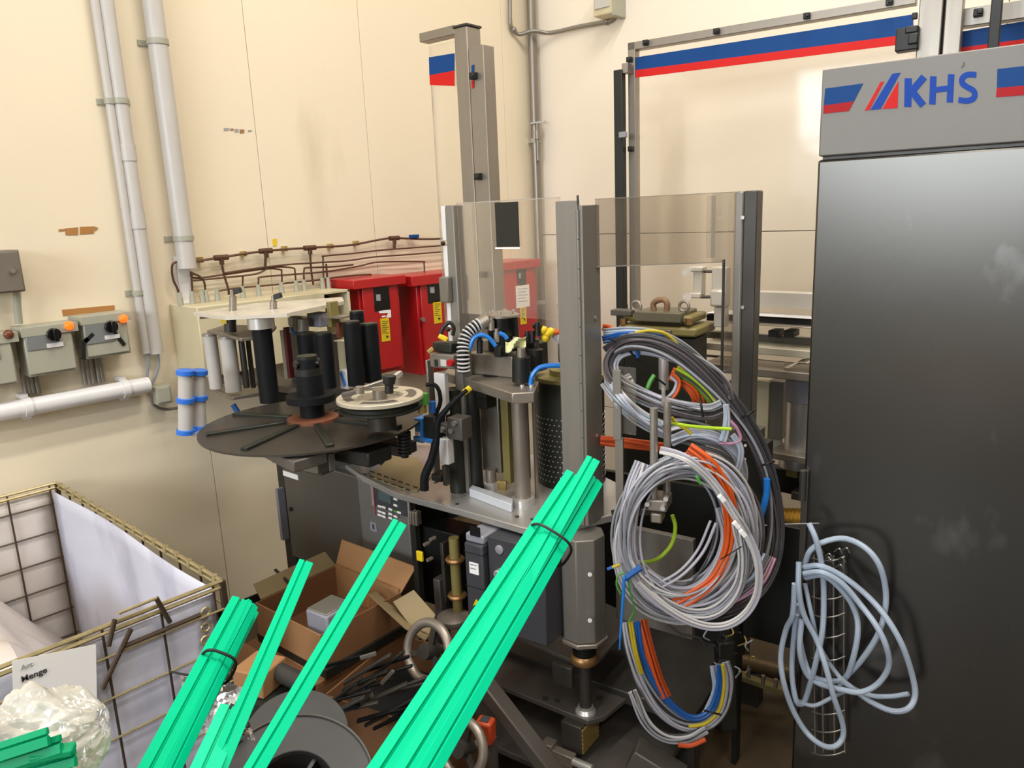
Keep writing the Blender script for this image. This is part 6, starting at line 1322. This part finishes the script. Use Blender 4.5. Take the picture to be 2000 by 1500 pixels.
# scrap box at right of the carton
Sx = Fr(U(720, 1240, 2.0), 15)
zs_ = U(720, 1300, 1.95).z
t = thing('scrap_carton', 'torn brown carton with black machine scraps left of the upper hand wheel', 'carton', Sx.p(.05, .0, 0))
MB().fbox(Sx, -.03, .24, -.17, .17, 0, .02).build('bottom', M['cardboard_shade'], t)
for q in ((-.03, -.025, -.17, .17), (.235, .24, -.17, .17), (-.025, .235, -.17, -.165), (-.025, .235, .165, .17)): MB().fbox(Sx, q[0], q[1], q[2], q[3], .02, zs_ - .03).build('side_wall', M['cardboard_shade'], t)
b = MB().prism([U(720, 1160, 2.1), U(790, 1225, 1.98), U(830, 1250, 1.98), U(838, 1240, 2.0), U(760, 1178, 2.12), U(735, 1155, 2.14)], (0, 0, -.005)); b.build('flap', M['kraft'], t)
b = MB().prism([U(768, 1175, 2.08), U(808, 1152, 2.1), U(850, 1200, 2.05), U(838, 1238, 2.0), U(800, 1220, 2.02)], (0, 0, -.004)); b.build('torn_flap', M['kraft'], t)
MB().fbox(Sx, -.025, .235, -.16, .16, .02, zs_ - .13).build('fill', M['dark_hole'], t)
rn = random.Random(3)
t = thing('scrap_heap', 'black chain guides and metal scraps lying in the torn carton', 'scrap', Sx.p(.05, 0, zs_ - .13))
for i in range(22):
    px, py = rn.uniform(660, 800), rn.uniform(1290, 1400); a = rn.uniform(-.7, -.2); l = rn.uniform(30, 60); d = 1.86 - (py - 1290) * .0012
    MB().rod(U(px - l * math.cos(a), py - l * math.sin(a), d), U(px + l * math.cos(a), py + l * math.sin(a), d - .02), rn.uniform(.006, .018), .008).build('scrap_bar', M[('black', 'black_rubber', 'dark_steel')[i % 3]], t, bevel=.002)
for a, b_ in (((704, 1285), (734, 1276)), ((690, 1365), (712, 1348)), ((722, 1350), (732, 1372)), ((745, 1335), (768, 1310))): MB().rod(U(*a, 1.78), U(*b_, 1.78), .008, .008).build('bright_bar', M['steel'], t)
# brown packing in front
t = thing('brown_block', 'small orange brown cardboard piece behind the wide green profile', 'cardboard', U(505, 1350, 1.66))
q = U(500, 1345, 1.66); Bk = Fr((q.x, q.y), 20)
MB().fbox(Bk, -.04, .05, -.03, .06, q.z, U(505, 1300, 1.66).z).build('block', M['cardboard'], t, bevel=.004)
MB().fbox(Bk, -.06, .07, -.05, .08, q.z - .3, q.z - .001).build('support', M['drum'], t)
MB().fbox(Bk, -.05, .06, -.04, .07, 0, q.z - .3).build('support_foot', M['cardboard_shade'], t)
t = thing('grey_tube', 'dark grey tube lying between the cartons and the grey plastic reel', 'tube', U(545, 1310, 1.7))
MB().cyl(U(512, 1296, 1.72), U(600, 1338, 1.6), .022, n=18).build('tube', M['grey_ring'], t)
MB().annulus(U(533, 1305, 1.69), U(600, 1338, 1.6) - U(512, 1296, 1.72), .026, .0215, .012, 20).build('collar', M['grey_light'], t)
# grey plastic reel
pr = thing('plastic_reel', 'large dark grey plastic reel flange at the bottom photo edge', 'reel', U(575, 1510, 1.36))
q = U(572, 1545, 1.30); nrm = (CAM - q).normalized() * .55 + Vector((0, 0, .62)) ; nrm.normalize()
MB().annulus(q, nrm, .155, .078, .006, 64).build('flange', M['grey_ring'], pr, bevel=.002)
MB().annulus(q, nrm, .158, .153, .012, 64).build('rim', M['grey_ring2'], pr, bevel=.002)
MB().annulus(q - nrm * .07, nrm, .081, .076, .07, 48).build('core', M['dark_hole'], pr)
MB().annulus(q - nrm * .085 + (UP * .022), nrm, .150, .078, .006, 64).build('rear_flange', M['grey_ring'], pr, bevel=.002)
u, v = perp(nrm)
for i in range(4): a = i * math.pi / 2 + .35; MB().rod(q - nrm * .03 + (u * math.cos(a) + v * math.sin(a)) * .076, q - nrm * .03 + (u * math.cos(a) + v * math.sin(a)) * .03, .008, .04, nrm).build('web', M['grey_ring'], pr)
MB().lathe(q - nrm * .09, nrm, [(.034, 0), (.034, .06), (.03, .065)], 24).build('cardboard_core', M['cardboard'], pr)
b = MB().fbox(Fr((q.x, q.y), YAW), -.12, .12, -.02, .12, 0, q.z - .2); b.build('reel_stand', M['cardboard_shade'], pr)
MB().rod((q.x, q.y, q.z - .21), q - nrm * .08, .04, .04).build('reel_post', M['dark_hole'], pr)
q2 = U(625, 1350, 1.55)
MB().annulus(U(578, 1440, 1.5), nrm, .115, .05, .006, 48).build('plastic_reel', M['grey_ring'], label='smaller grey plastic disc leaning behind the large reel flange', cat='reel', bevel=.002)
# clear film bag
t = thing('clear_bag', 'crumpled clear plastic bag between the left bundle and the single profile', 'plastic bag', U(425, 1420, 1.25))
MB().grid(lambda u, v: U(352 + 140 * u + 6 * math.sin(8 * v), 1318 + 105 * v + 22 * u + 5 * math.sin(9 * u), 1.30 + .025 * math.sin(6 * u + 3 * v) + .012 * math.sin(17 * u + 11 * v)), 20, 16).build('bag_sheet', M['crystal'], t)
MB().grid(lambda u, v: U(355 + 130 * u, 1325 + 95 * v + 20 * u, 1.36 + .02 * math.sin(5 * u - 4 * v)), 12, 10).build('bag_back', M['crystal'], t)
MB().cyl(U(538, 1113, 2.3), U(568, 1142, 2.2), .005, n=8).build('black_rod', M['black'], label='thin black rod leaning on the wall above the open carton', cat='rod')
